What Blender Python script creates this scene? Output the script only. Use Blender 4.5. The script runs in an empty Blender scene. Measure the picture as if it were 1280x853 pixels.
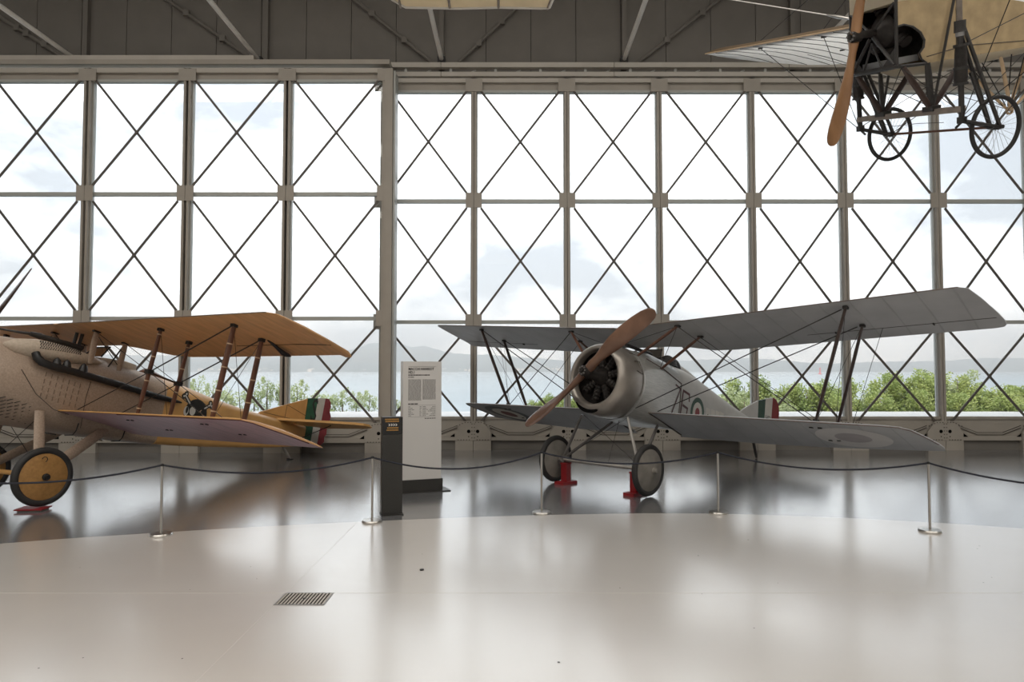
import bpy, bmesh, math, random
from mathutils import Vector, Matrix
PI = math.pi
S = bpy.context.scene
COL = S.collection
# ------------------------------------------------------------------ camera
F_PX, CAM_H, PITCH = 853.0, 1.65, math.atan((461 - 426.5) / 853.0)
cd = bpy.data.cameras.new('camera'); cam = bpy.data.objects.new('camera', cd); COL.objects.link(cam)
cd.sensor_width = 36.0; cd.lens = 36.0 * F_PX / 1280.0; cd.clip_start = 0.05; cd.clip_end = 20000
cam.location = (0, 0, CAM_H); cam.rotation_euler = (PI / 2 + PITCH, 0, 0)
S.camera = cam
# ------------------------------------------------------------------ sky, sun, exposure
S.view_settings.view_transform = 'Standard'; S.view_settings.look = 'None'
S.view_settings.exposure = 0.28; S.view_settings.gamma = 1.0
try: S.view_settings.use_curve_mapping = False
except Exception: pass
S.cycles.use_denoising = True
S.cycles.max_bounces = 10; S.cycles.diffuse_bounces = 5; S.cycles.glossy_bounces = 5
S.cycles.transparent_max_bounces = 24; S.cycles.sample_clamp_indirect = 6.0
SKY = 2.1
w = bpy.data.worlds.new('overcast_sky'); S.world = w; w.use_nodes = True
nt = w.node_tree; nt.nodes.clear()
N = nt.nodes.new; L = nt.links.new
tc = N('ShaderNodeTexCoord'); mp = N('ShaderNodeMapping'); mp.inputs['Scale'].default_value = (1.6, 1.6, 3.2)
ns = N('ShaderNodeTexNoise'); ns.inputs['Scale'].default_value = 1.5; ns.inputs['Detail'].default_value = 7; ns.inputs['Roughness'].default_value = 0.55
rp = N('ShaderNodeValToRGB'); rp.color_ramp.elements[0].position = 0.41; rp.color_ramp.elements[0].color = (0.36, 0.39, 0.43, 1)
rp.color_ramp.elements[1].position = 0.54; rp.color_ramp.elements[1].color = (0.93, 0.965, 1, 1)
bg = N('ShaderNodeBackground'); bg.inputs['Strength'].default_value = SKY
wo = N('ShaderNodeOutputWorld')
L(tc.outputs['Generated'], mp.inputs['Vector']); L(mp.outputs[0], ns.inputs['Vector']); L(ns.outputs['Fac'], rp.inputs['Fac'])
L(rp.outputs['Color'], bg.inputs['Color']); L(bg.outputs[0], wo.inputs['Surface'])
sd = bpy.data.lights.new('sun', 'SUN'); sd.energy = 3.2; sd.angle = math.radians(6); sd.color = (1, .96, .9)
sun = bpy.data.objects.new('sun', sd); COL.objects.link(sun); sun.rotation_euler = (math.radians(48), 0, math.radians(-25)); sun.location = (0, -20, 40)
# unseen area lights added under the roof to fill the interior
def area(x, y, z, sx, sy, power, color):
    d = bpy.data.lights.new('fill_light', 'AREA'); d.shape = 'RECTANGLE'; d.size = sx; d.size_y = sy; d.energy = power; d.color = color
    o = bpy.data.objects.new('fill_light', d); COL.objects.link(o); o.location = (x, y, z); return o
FILL_W = 720
for yy in (-13.0, -7.0, -1.0, 5.0):
    area(0, yy, 10.75, 30, 1.6, FILL_W, (1.0, 0.95, 0.87))

# ------------------------------------------------------------------ materials
def mat(name, col, rough=0.6, metal=0.0, var=0.06, scale=6.0, bump=0.0, stretch=(1, 1, 1), var2=None, spec=0.5, coord='Object', det=4):
    m = bpy.data.materials.new(name); m.use_nodes = True
    t = m.node_tree; b = t.nodes['Principled BSDF']
    b.inputs['Roughness'].default_value = rough; b.inputs['Metallic'].default_value = metal
    b.inputs['Specular IOR Level'].default_value = spec
    c = t.nodes.new('ShaderNodeTexCoord'); mp = t.nodes.new('ShaderNodeMapping'); mp.inputs['Scale'].default_value = stretch
    n = t.nodes.new('ShaderNodeTexNoise'); n.inputs['Scale'].default_value = scale; n.inputs['Detail'].default_value = det
    r = t.nodes.new('ShaderNodeValToRGB')
    lo = [max(0, x * (1 - var)) for x in col]; hi = [min(1, x * (1 + var)) for x in col]
    if var2: lo = list(var2)
    r.color_ramp.elements[0].position = 0.3; r.color_ramp.elements[0].color = (*lo, 1)
    r.color_ramp.elements[1].position = 0.7; r.color_ramp.elements[1].color = (*hi, 1)
    t.links.new(c.outputs[coord], mp.inputs[0]); t.links.new(mp.outputs[0], n.inputs['Vector'])
    t.links.new(n.outputs['Fac'], r.inputs[0]); t.links.new(r.outputs[0], b.inputs['Base Color'])
    if bump:
        bn = t.nodes.new('ShaderNodeBump'); bn.inputs['Strength'].default_value = bump; bn.inputs['Distance'].default_value = 0.01
        t.links.new(n.outputs['Fac'], bn.inputs['Height']); t.links.new(bn.outputs[0], b.inputs['Normal'])
    return m
def ribbed(m, axis, pitch, width, dark, bump=0.3):
    """rib tapes printed through the fabric: narrow lines along one object axis"""
    t = m.node_tree; b = t.nodes['Principled BSDF']; src = b.inputs['Base Color'].links[0].from_socket
    c = t.nodes.new('ShaderNodeTexCoord'); s = t.nodes.new('ShaderNodeSeparateXYZ'); t.links.new(c.outputs['Object'], s.inputs[0])
    def mth(op, a, v=None):
        n = t.nodes.new('ShaderNodeMath'); n.operation = op; t.links.new(a, n.inputs[0])
        if v is not None: n.inputs[1].default_value = v
        return n.outputs[0]
    f = mth('FRACT', mth('DIVIDE', s.outputs[axis], pitch))
    k = mth('SMOOTH_MIN', mth('ABSOLUTE', mth('SUBTRACT', f, 0.5)), 1.0)
    g = t.nodes.new('ShaderNodeMapRange'); g.inputs[1].default_value = 0; g.inputs[2].default_value = width / pitch; g.inputs[3].default_value = 1; g.inputs[4].default_value = 0
    t.links.new(mth('ABSOLUTE', mth('SUBTRACT', f, 0.5)), g.inputs[0])
    x = t.nodes.new('ShaderNodeMix'); x.data_type = 'RGBA'; x.blend_type = 'MULTIPLY'
    sc = mth('MULTIPLY', g.outputs[0], dark)
    t.links.new(sc, x.inputs['Factor']); t.links.new(src, x.inputs['A']); x.inputs['B'].default_value = (0.25, 0.25, 0.25, 1)
    t.links.new(x.outputs['Result'], b.inputs['Base Color'])
    bn = t.nodes.new('ShaderNodeBump'); bn.inputs['Strength'].default_value = bump; bn.inputs['Distance'].default_value = 0.006
    t.links.new(g.outputs[0], bn.inputs['Height']); t.links.new(bn.outputs[0], b.inputs['Normal'])
    return m
M = {}
M['steel'] = mat('painted_steel', (0.36, 0.33, 0.29), 0.5, 0, 0.05, 3, spec=0.4)
M['tie'] = mat('dark_tie_paint', (0.10, 0.088, 0.078), 0.5, 0, 0.06, 3)
M['steel_light'] = mat('painted_steel_rail', (0.46, 0.43, 0.385), 0.45, 0, 0.05, 3)
M['frame'] = mat('glazing_frame', (0.42, 0.43, 0.41), 0.4, 0, 0.04, 3)
M['upper_wall'] = mat('dark_panel_paint', (0.165, 0.153, 0.138), 0.6, 0, 0.06, 2)
M['pipe'] = mat('pale_tie_paint', (0.78, 0.76, 0.72), 0.45, 0, 0.05, 3)
M['black'] = mat('black_paint', (0.012, 0.012, 0.013), 0.45, 0, 0.2, 8)
M['hole'] = mat('dark_opening', (0.004, 0.004, 0.004), 0.9, 0, 0.2, 8, spec=0.1)
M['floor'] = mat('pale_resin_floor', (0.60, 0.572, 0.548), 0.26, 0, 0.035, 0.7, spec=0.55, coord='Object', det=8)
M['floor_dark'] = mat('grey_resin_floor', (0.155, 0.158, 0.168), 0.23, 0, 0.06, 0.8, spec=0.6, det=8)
def coated(m, w_, rough, ior=1.6):
    b = m.node_tree.nodes['Principled BSDF']; b.inputs['Coat Weight'].default_value = w_; b.inputs['Coat Roughness'].default_value = rough; b.inputs['Coat IOR'].default_value = ior
    return m
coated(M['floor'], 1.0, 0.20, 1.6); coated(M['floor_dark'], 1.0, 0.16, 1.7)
M['joint'] = mat('floor_joint', (0.66, 0.63, 0.60), 0.26, 0, 0.03)
M['wall_in'] = mat('pale_hall_wall', (0.55, 0.53, 0.50), 0.7, 0, 0.03, 1)
M['ceil'] = mat('grey_hall_ceiling', (0.32, 0.31, 0.29), 0.7, 0, 0.03, 1)
M['chrome'] = mat('brushed_steel', (0.55, 0.53, 0.50), 0.3, 1.0, 0.05, 20, spec=0.5)
M['rope'] = mat('navy_black_rope', (0.010, 0.012, 0.022), 0.7, 0, 0.3, 80)
M['panel_white'] = mat('white_panel_print', (0.62, 0.605, 0.59), 0.35, 0, 0.02, 2)
M['anthracite'] = mat('anthracite_metal', (0.03, 0.029, 0.027), 0.4, 0, 0.12, 60)
M['ink'] = mat('dark_print', (0.03, 0.028, 0.028), 0.6, 0, 0.1)
M['ink_grey'] = mat('grey_print', (0.20, 0.195, 0.19), 0.6, 0, 0.1)
M['orange_ink'] = mat('orange_print', (0.42, 0.22, 0.05), 0.5, 0, 0.1)
M['white_ink'] = mat('white_print', (0.75, 0.75, 0.72), 0.5, 0, 0.03)
M['band_grate'] = mat('worn_grate_steel', (0.46, 0.42, 0.37), 0.45, 0.2, 0.1, 20)
M['red'] = mat('red_stand_paint', (0.22, 0.010, 0.014), 0.4, 0, 0.12, 9)
M['grey_pad'] = mat('grey_pad', (0.25, 0.23, 0.21), 0.6, 0, 0.1)
# silver biplane
M['cowl'] = mat('dull_aluminium_cowl', (0.33, 0.30, 0.27), 0.34, 0.6, 0.14, 5, stretch=(1, 1, 1))
M['cowl_lip'] = mat('polished_cowl_lip', (0.58, 0.57, 0.55), 0.28, 0.6, 0.06, 5)
M['plate'] = ribbed(mat('scratched_alloy_panel', (0.47, 0.465, 0.44), 0.33, 0.45, 0.16, 7, stretch=(1, 1, 14)), 2, 0.022, 0.004, 0.22, 0.25)
M['silver'] = ribbed(mat('silver_doped_fabric', (0.38, 0.385, 0.395), 0.5, 0.0, 0.08, 3), 1, 0.33, 0.014, 0.22, 0.5)
M['silver_side'] = mat('silver_doped_side', (0.47, 0.465, 0.45), 0.5, 0.0, 0.07, 4)
M['edge_dark'] = mat('brown_edge_tape', (0.13, 0.10, 0.085), 0.5)
M['wood'] = mat('varnished_prop_wood', (0.165, 0.09, 0.058), 0.28, 0, 0.3, 3, var2=(0.10, 0.052, 0.035))
M['wood_dark'] = mat('dark_strut_wood', (0.045, 0.026, 0.021), 0.4, 0, 0.3, 14, stretch=(1, 1, .3))
M['wood_mid'] = mat('brown_strut_wood', (0.12, 0.052, 0.032), 0.4, 0, 0.25, 14, stretch=(1, 1, .3))
M['grey_tube'] = mat('grey_gear_tube', (0.13, 0.12, 0.115), 0.45, 0, 0.15)
M['tube_light'] = mat('pale_axle_fairing', (0.34, 0.32, 0.30), 0.45, 0, 0.15)
M['tyre'] = mat('black_rubber', (0.022, 0.021, 0.021), 0.65, 0, 0.2)
M['disc_grey'] = mat('grey_wheel_cover', (0.20, 0.185, 0.165), 0.55, 0, 0.18, 7)
M['engine'] = mat('oily_engine_metal', (0.022, 0.018, 0.016), 0.55, 0.2, 0.6, 18)
M['wire'] = mat('dark_rigging_wire', (0.03, 0.028, 0.027), 0.5, 0.3, 0.1)
M['leather'] = mat('black_leather', (0.015, 0.014, 0.014), 0.5, 0, 0.3, 20)
M['green'] = mat('dark_green_dope', (0.035, 0.075, 0.055), 0.5, 0, 0.15)
M['white'] = mat('white_dope', (0.58, 0.56, 0.52), 0.5, 0, 0.06)
M['redp'] = mat('dark_red_dope', (0.22, 0.025, 0.03), 0.5, 0, 0.15)
M['maroon'] = mat('maroon_dope', (0.075, 0.022, 0.026), 0.5, 0, 0.15)
M['round_green'] = mat('faded_green_dope', (0.13, 0.14, 0.14), 0.55, 0, 0.12)
M['round_red'] = mat('faded_red_dope', (0.17, 0.07, 0.07), 0.55, 0, 0.12)
M['round_pale'] = mat('faded_pale_dope', (0.58, 0.57, 0.56), 0.55, 0, 0.05)
M['round_mauve'] = mat('faded_mauve_dope', (0.36, 0.335, 0.345), 0.55, 0, 0.08)
# tan and orange biplane
M['tan'] = mat('tan_speckled_paint', (0.37, 0.28, 0.215), 0.5, 0, 0.16, 55)
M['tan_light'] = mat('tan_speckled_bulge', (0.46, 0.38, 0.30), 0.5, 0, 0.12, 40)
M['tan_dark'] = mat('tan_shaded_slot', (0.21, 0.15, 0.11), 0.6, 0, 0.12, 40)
M['orange'] = mat('amber_doped_linen', (0.58, 0.32, 0.11), 0.42, 0, 0.12, 3)
M['orange_wing'] = ribbed(mat('amber_wing_linen', (0.56, 0.32, 0.15), 0.45, 0, 0.16, 6, stretch=(0.5, 3, 1)), 1, 0.24, 0.012, 0.12, 0.35)
M['mauve'] = mat('mauve_underside_dope', (0.43, 0.27, 0.30), 0.42, 0, 0.26, 5, stretch=(0.7, 7, 1))
M['teal'] = mat('faded_teal_dope', (0.32, 0.42, 0.38), 0.45, 0, 0.15, 5)
M['disc_orange'] = mat('ochre_wheel_cover', (0.36, 0.19, 0.06), 0.5, 0, 0.14, 30)
M['band'] = mat('pale_binding_tape', (0.50, 0.36, 0.24), 0.6, 0, 0.1)
M['seam'] = mat('dark_seam', (0.06, 0.05, 0.045), 0.7, 0, 0.1)
M['rudgreen'] = mat('rudder_green', (0.025, 0.10, 0.055), 0.5, 0, 0.15, 8)
M['rudred'] = mat('rudder_red', (0.26, 0.04, 0.05), 0.5, 0, 0.2, 8)
# hanging monoplane
M['cream'] = mat('aged_cream_fabric', (0.43, 0.325, 0.185), 0.55, 0, 0.14, 9)
M['cream_light'] = mat('clean_cream_fabric', (0.72, 0.64, 0.49), 0.55, 0, 0.05, 5)
M['cream_brown'] = mat('top_cream_fabric', (0.93, 0.93, 0.92), 0.6, 0, 0.12, 9)
M['nose_shade'] = mat('brown_nose_shade', (0.16, 0.11, 0.065), 0.6, 0, 0.2, 9)  # shade on the wing front put into the base colour
M['wing_white'] = mat('sheer_white_fabric', (0.93, 0.95, 0.97), 0.55, 0, 0.03, 5)
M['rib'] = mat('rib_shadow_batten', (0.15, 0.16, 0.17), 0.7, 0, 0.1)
M['ash'] = mat('pale_ash_wood', (0.55, 0.40, 0.25), 0.5, 0, 0.12, 9)
M['frame_black'] = mat('black_frame_tube', (0.03, 0.028, 0.027), 0.42, 0, 0.3)
M['grey_wood'] = mat('weathered_plank', (0.20, 0.17, 0.145), 0.5, 0, 0.2, 12)
M['tin'] = mat('grey_tin', (0.30, 0.30, 0.30), 0.4, 0.4, 0.1)
# outside
M['concrete'] = mat('pale_terrace', (0.52, 0.51, 0.50), 0.8, 0, 0.06, 0.7)
M['bank'] = mat('grassy_bank', (0.10, 0.13, 0.05), 0.9, 0, 0.3, 0.5)
M['hill'] = mat('wooded_hill', (0.06, 0.078, 0.07), 0.9, 0, 0.5, 0.012, det=6)
M['bark'] = mat('grey_bark', (0.14, 0.11, 0.085), 0.9, 0, 0.2)
M['house'] = mat('pale_plaster', (0.70, 0.62, 0.54), 0.8, 0, 0.1)
M['buoy'] = mat('buoy_red', (0.5, 0.03, 0.03), 0.5)
def leafmat(name, a, b):
    m = mat(name, b, 0.55, 0, 0.0, 1.1, var2=a, det=6); m.node_tree.nodes['Principled BSDF'].inputs['Roughness'].default_value = 0.5
    t = m.node_tree; p = t.nodes['Principled BSDF']; tr = t.nodes.new('ShaderNodeBsdfTranslucent'); mx = t.nodes.new('ShaderNodeMixShader'); mx.inputs[0].default_value = 0.35
    t.links.new(p.inputs['Base Color'].links[0].from_socket, tr.inputs['Color']); t.links.new(p.outputs[0], mx.inputs[1]); t.links.new(tr.outputs[0], mx.inputs[2])
    t.links.new(mx.outputs[0], t.nodes['Material Output'].inputs['Surface']); return m
M['leaf'] = leafmat('green_leaves', (0.16, 0.24, 0.07), (0.46, 0.50, 0.17))
M['leaf_pale'] = leafmat('pale_leaves', (0.30, 0.37, 0.20), (0.52, 0.56, 0.32))
def translucent(m, fac):
    t = m.node_tree; p = t.nodes['Principled BSDF']; tr = t.nodes.new('ShaderNodeBsdfTranslucent'); mx = t.nodes.new('ShaderNodeMixShader'); mx.inputs[0].default_value = fac
    t.links.new(p.inputs['Base Color'].links[0].from_socket, tr.inputs['Color']); t.links.new(p.outputs[0], mx.inputs[1]); t.links.new(tr.outputs[0], mx.inputs[2])
    t.links.new(mx.outputs[0], t.nodes['Material Output'].inputs['Surface'])
translucent(M['wing_white'], .8); translucent(M['cream_brown'], .85); translucent(M['cream_light'], .45)
def glass():
    m = bpy.data.materials.new('window_glass'); m.use_nodes = True; t = m.node_tree; t.nodes.clear()
    tr = t.nodes.new('ShaderNodeBsdfTransparent'); tr.inputs[0].default_value = (0.965, 0.975, 0.975, 1)
    gl = t.nodes.new('ShaderNodeBsdfGlossy'); gl.inputs['Roughness'].default_value = 0.02
    fr = t.nodes.new('ShaderNodeFresnel'); fr.inputs[0].default_value = 1.45
    mx = t.nodes.new('ShaderNodeMixShader'); o = t.nodes.new('ShaderNodeOutputMaterial')
    t.links.new(fr.outputs[0], mx.inputs[0]); t.links.new(tr.outputs[0], mx.inputs[1]); t.links.new(gl.outputs[0], mx.inputs[2]); t.links.new(mx.outputs[0], o.inputs[0]); return m
M['glass'] = glass()
def water():
    m = mat('lake_water', (0.14, 0.19, 0.22), 0.3, 0, 0.1, 0.05, spec=0.6)
    t = m.node_tree; b = t.nodes['Principled BSDF']; n = t.nodes.new('ShaderNodeTexNoise'); n.inputs['Scale'].default_value = 0.6; n.inputs['Detail'].default_value = 5
    c = t.nodes.new('ShaderNodeTexCoord'); bn = t.nodes.new('ShaderNodeBump'); bn.inputs['Strength'].default_value = 0.06; bn.inputs['Distance'].default_value = 0.2
    t.links.new(c.outputs['Object'], n.inputs['Vector']); t.links.new(n.outputs[0], bn.inputs['Height']); t.links.new(bn.outputs[0], b.inputs['Normal']); return m
M['water'] = water()

# ------------------------------------------------------------------ mesh helpers
def V(*a): return Vector(a)
class MB:
    def __init__(s, off=None): s.v = []; s.f = []; s.m = []; s.off = off or Vector((0, 0, 0)); s.cur = 0
    def vert(s, p): s.v.append(tuple(Vector(p) + s.off)); return len(s.v) - 1
    def face(s, ids): s.f.append(tuple(ids)); s.m.append(s.cur)
    def box(s, c, d, R=None):
        c = Vector(c); b = len(s.v); hx, hy, hz = d[0] / 2, d[1] / 2, d[2] / 2
        for x, y, z in ((-1,-1,-1),(1,-1,-1),(1,1,-1),(-1,1,-1),(-1,-1,1),(1,-1,1),(1,1,1),(-1,1,1)):
            p = Vector((x * hx, y * hy, z * hz)); p = R @ p if R else p; s.vert(c + p)
        for q in ((0,3,2,1),(4,5,6,7),(0,1,5,4),(1,2,6,5),(2,3,7,6),(3,0,4,7)): s.face([b + i for i in q])
        return s
    def span(s, x0, x1, y0, y1, z0, z1): return s.box(((x0+x1)/2, (y0+y1)/2, (z0+z1)/2), (abs(x1-x0), abs(y1-y0), abs(z1-z0)))
    def loft(s, rings, cap=True, closed=True):
        ids = [[s.vert(p) for p in r] for r in rings]; n = len(ids[0])
        for a, b in zip(ids, ids[1:]):
            for i in range(n if closed else n - 1):
                j = (i + 1) % n; s.face((a[i], a[j], b[j], b[i]))
        if cap:
            s.face(ids[0][::-1]); s.face(ids[-1])
        return s
    def tube(s, pts, r, n=8, cap=True):
        pts = [Vector(p) for p in pts]; rr = r if isinstance(r, (list, tuple)) else [r] * len(pts); rings = []
        up = None
        for i, p in enumerate(pts):
            t = (pts[min(i + 1, len(pts) - 1)] - pts[max(i - 1, 0)]).normalized()
            if up is None: up = t.orthogonal().normalized()
            u = (up - t * up.dot(t)).normalized(); up = u; v = t.cross(u)
            rings.append([p + (u * math.cos(a) + v * math.sin(a)) * rr[i] for a in [2 * PI * k / n for k in range(n)]])
        return s.loft(rings, cap)
    def strut(s, p0, p1, chord, thick, fwd=(1, 0, 0), taper=0.75):
        """streamlined strut: chord lies along fwd"""
        p0, p1 = Vector(p0), Vector(p1); t = (p1 - p0).normalized(); f = Vector(fwd); f = (f - t * f.dot(t)).normalized(); q = t.cross(f); rings = []
        for k, sc in ((0, taper), (0.25, 1), (0.5, 1), (0.75, 1), (1, taper)):
            c = p0.lerp(p1, k); rings.append([c + f * (math.cos(a) * chord / 2 * sc) + q * (math.sin(a) * thick / 2 * sc) for a in [2 * PI * i / 10 for i in range(10)]])
        return s.loft(rings)
    def lathe(s, prof, c, axis='X', n=32, cap=False):
        """prof: (along, radius[, dz]) list about an axis through c"""
        c = Vector(c); rings = []
        for pr in prof:
            a, r = pr[0], max(pr[1], 1e-4); dz = pr[2] if len(pr) > 2 else 0; ring = []
            for k in range(n):
                q = 2 * PI * k / n
                if axis == 'X': p = Vector((a, r * math.cos(q), r * math.sin(q) + dz))
                elif axis == 'Y': p = Vector((r * math.sin(q), a, r * math.cos(q) + dz))
                else: p = Vector((r * math.cos(q), r * math.sin(q), a))
                ring.append(c + p)
            rings.append(ring)
        return s.loft(rings, cap)
    def prism(s, poly, fn0, fn1):
        """poly of 2D points mapped to two faces by fn0 / fn1"""
        a = [s.vert(fn0(*p)) for p in poly]; b = [s.vert(fn1(*p)) for p in poly]; n = len(poly)
        s.face(a[::-1]); s.face(b)
        for i in range(n): j = (i + 1) % n; s.face((a[i], a[j], b[j], b[i]))
        return s
    def sheet(s, poly, fn): s.face([s.vert(fn(*p)) for p in poly]); return s
    def disc(s, fn, r0, r1, cx, cy, sx=1, sy=1, n=28, rings=3):
        """annulus in (x,y) parameter space mapped through fn"""
        ids = []
        for i in range(rings + 1):
            r = r0 + (r1 - r0) * i / rings
            ids.append([s.vert(fn(cx + r * sx * math.cos(2*PI*k/n), cy + r * sy * math.sin(2*PI*k/n))) for k in range(n)] if r > 1e-5 else [s.vert(fn(cx, cy))] * n)
        for a, b in zip(ids, ids[1:]):
            for k in range(n):
                j = (k + 1) % n; q = [a[k], b[k], b[j], a[j]]; q = list(dict.fromkeys(q)); s.face(q)
        return s
    def build(s, name, m, parent=None, smooth=40, fix=True):
        me = bpy.data.meshes.new(name); me.from_pydata(s.v, [], s.f); ms = m if isinstance(m, (list, tuple)) else [m]
        for x in ms: me.materials.append(x)
        if len(ms) > 1:
            me.polygons.foreach_set('material_index', s.m)
        if fix:
            bm = bmesh.new(); bm.from_mesh(me); bmesh.ops.recalc_face_normals(bm, faces=bm.faces); bm.to_mesh(me); bm.free()
        if smooth:
            me.shade_smooth(); me.set_sharp_from_angle(angle=math.radians(smooth))
        return link(name, me, parent)
def link(name, me, parent=None):
    o = bpy.data.objects.new(name, me); COL.objects.link(o)
    if parent is not None: o.parent = parent
    return o
def tag(o, label=None, cat=None, group=None, kind=None):
    if label: o['label'] = label
    if cat: o['category'] = cat
    if group: o['group'] = group
    if kind: o['kind'] = kind
    return o
def thing(name, label, cat, loc=(0, 0, 0), R=None, group=None, kind=None):
    o = bpy.data.objects.new(name, None); COL.objects.link(o); o.location = loc; o.empty_display_size = 0.2
    if R is not None: o.rotation_euler = R.to_euler()
    return tag(o, label, cat, group, kind)
def structure(name, loc=(0, 0, 0)):
    return thing(name, None, None, loc, None, None, 'structure')
def px(px_, py_, Y):
    """world point on the upright plane y=Y seen along a sight line of the photograph (surveying aid)"""
    c, s_ = math.cos(PITCH), math.sin(PITCH); x = (px_ - 640) / F_PX; u = -(py_ - 426.5) / F_PX
    d = Vector((x, c - u * s_, s_ + u * c)); return Vector((0, 0, CAM_H)) + d * (Y / d.y)

# ================================================================== SETTING
YR, YL = 13.89, 13.44          # inner faces of the two rows of hangar-door leaves
# floor: pale walkway and grey display zone meeting in a curve
edge = [(-24, -1.8), (-12, 3.3), (-7.5, 5.35), (-4.83, 6.50), (-3.93, 6.82), (-2.81, 7.15), (-1.39, 7.48), (0, 7.72), (1.1, 7.83), (1.7, 7.86), (2.36, 7.83), (3.2, 7.72), (4.02, 7.53), (5.28, 7.11), (7.5, 6.05), (11, 3.6), (16, -1.2), (24, -10)]
fine = []
for i in range(len(edge) - 1):
    p0, p1, p2, p3 = [Vector(edge[max(0, min(len(edge) - 1, i + k))]) for k in (-1, 0, 1, 2)]
    for t in [q / 6 for q in range(6)]:
        fine.append(0.5 * ((2 * p1) + (p2 - p0) * t + (2 * p0 - 5 * p1 + 4 * p2 - p3) * t * t + (-p0 + 3 * p1 - 3 * p2 + p3) * t ** 3))
fine.append(Vector(edge[-1]))
def slab(name, near):
    b = MB(); far = 14.6
    for a, c in zip(fine, fine[1:]):
        q = [(a.x, -20.0), (c.x, -20.0), (c.x, c.y), (a.x, a.y)] if near else [(a.x, a.y), (c.x, c.y), (c.x, far), (a.x, far)]
        b.face([b.vert((x, y, 0)) for x, y in q])
    return b
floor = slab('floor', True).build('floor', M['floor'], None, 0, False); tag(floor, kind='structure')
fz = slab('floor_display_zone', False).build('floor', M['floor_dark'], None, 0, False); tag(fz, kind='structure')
for nm, r in (('joint', (-24, 24, 5.085, 5.091)), ('joint', (-1.668, -1.662, -20, 7.38))):
    MB().span(r[0], r[1], r[2], r[3], 0.0, 0.0012).build(nm, M['joint'], floor, 0)
coated(M['joint'], 1.0, 0.20, 1.6)
# dark specks on the walkway
random.seed(4)
sp = MB()
for k in range(26):
    x, y = random.uniform(-4, 5), random.uniform(3.6, 7); r = random.uniform(.004, .009)
    sp.disc(lambda a, b_: (a, b_, 0.0014), 0, r, x, y, n=7, rings=1)
tag(sp.build('scuff_specks', M['ink'], floor, 0, False), kind='stuff')

# side, back walls and ceiling of the hangar
for nm, a in (('wall_left', (-24.2, -24, -20, 14.6)), ('wall_right', (24, 24.2, -20, 14.6)), ('wall_back', (-24.2, 24.2, -20.2, -20))):
    tag(MB().span(*a, 0, 11.2).build(nm, M['wall_in'], None, 0), kind='structure')
tag(MB().span(-24.2, 24.2, -20.2, 14.8, 11.0, 11.2).build('ceiling', M['ceil'], None, 0), kind='structure')
# upper front wall, upright sheet panels
wf = structure('wall_front', (0, YR, 7.9))
def W(b): b.off = Vector((0, -YR, -7.9)); return b
x0 = px(46, 40, 14.2).x; pw = 0.953
for k in range(-16, 34):
    xa = x0 + k * pw
    W(MB()).span(xa + 0.006, xa + pw - 0.006, 14.2, 14.26, 7.85, 11.0).build('sheet_panel', M['upper_wall'], wf, 0)
W(MB()).span(-24, 24, 14.26, 14.4, 7.85, 11.0).build('backing', M['black'], wf, 0)
for q in (108, 333, 552, 780, 990, 1215):
    xx = px(q, 60, 14.15).x
    W(MB()).span(xx - .05, xx + .05, 14.08, 14.2, 7.95, 11.0).build('pillar', M['upper_wall'], wf, 0)
for a, b in (((0, 22), (86, 74)), ((205, -3), (318, 76)), ((440, -3), (541, 79)), ((645, 10), (573, 78)), ((905, -5), (795, 80)), ((-60, -20), (84, 76)), ((1140, -8), (1000, 82)), ((1240, 80), (1120, -8))):
    p, q = px(*a, 14.1), px(*b, 14.1); e = q + (p - q) * 1.9
    e = q + (p - q) * min(1.9, (10.9 - q.z) / (p.z - q.z))
    br = W(MB()).tube([q, e], 0.035, 8).build('wall_brace', M['upper_wall'], wf)
    for t in (.35, .75):
        m_ = q.lerp(p, t); W(MB()).box(m_, (.12, .08, .12)).build('brace_clamp', M['upper_wall'], br, 0)
for q in (-140, 95, 323, 552, 780, 1008, 1240):
    p = px(q, 76, 14.0); ti = W(MB()).tube([(p.x, 14.0, p.z + .02), (p.x, -19.9, p.z + .02)], 0.045, 10).build('tie_rod', M['pipe'], wf)
    W(MB()).box((p.x, 14.02, p.z), (.16, .16, .14)).build('tie_bracket', M['black'], ti, 0)

# lintel beams and the door track
zb = lambda y_: px(640, y_, YR).z
tr1 = structure('trim_1', (0, YR, zb(86)))
def T1(b): b.off = Vector((0, -YR, -zb(86))); return b
for xa, xb in ((-24, -5.2), (-5.19, -1.47), (-1.46, 2.1), (2.11, 5.7), (5.71, 9.3), (9.31, 24)):
    T1(MB()).span(xa, xb, YR - .08 if xb > -1.5 else YL + .05, YR + .04, zb(86), zb(80)).build('top_beam', M['steel_light'], tr1, 0)
    T1(MB()).span(xa, xb, YR - .06, YR + .30, zb(96.5), zb(91.2)).build('track_beam', M['steel_light'], tr1, 0)
T1(MB()).span(-24, 24, YR + .2, YR + .3, zb(92), zb(85)).build('track_back', M['black'], tr1, 0)
k = -2.2
while k < 14:
    T1(MB()).box((k, YR + .02, zb(88.6)), (.05, .06, .085)).build('hanger_pin', M['frame'], tr1, 0)
    T1(MB()).box((k + .45, YR + .05, zb(88.6)), (.16, .02, .03), Matrix.Rotation(-.45, 3, 'Y')).build('hanger_link', M['frame'], tr1, 0)
    k += .93
T1(MB()).span(-24, -2.46, YL + .02, YR, zb(91.5), zb(86)).build('leaf_guide', M['steel'], tr1, 0)

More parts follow.
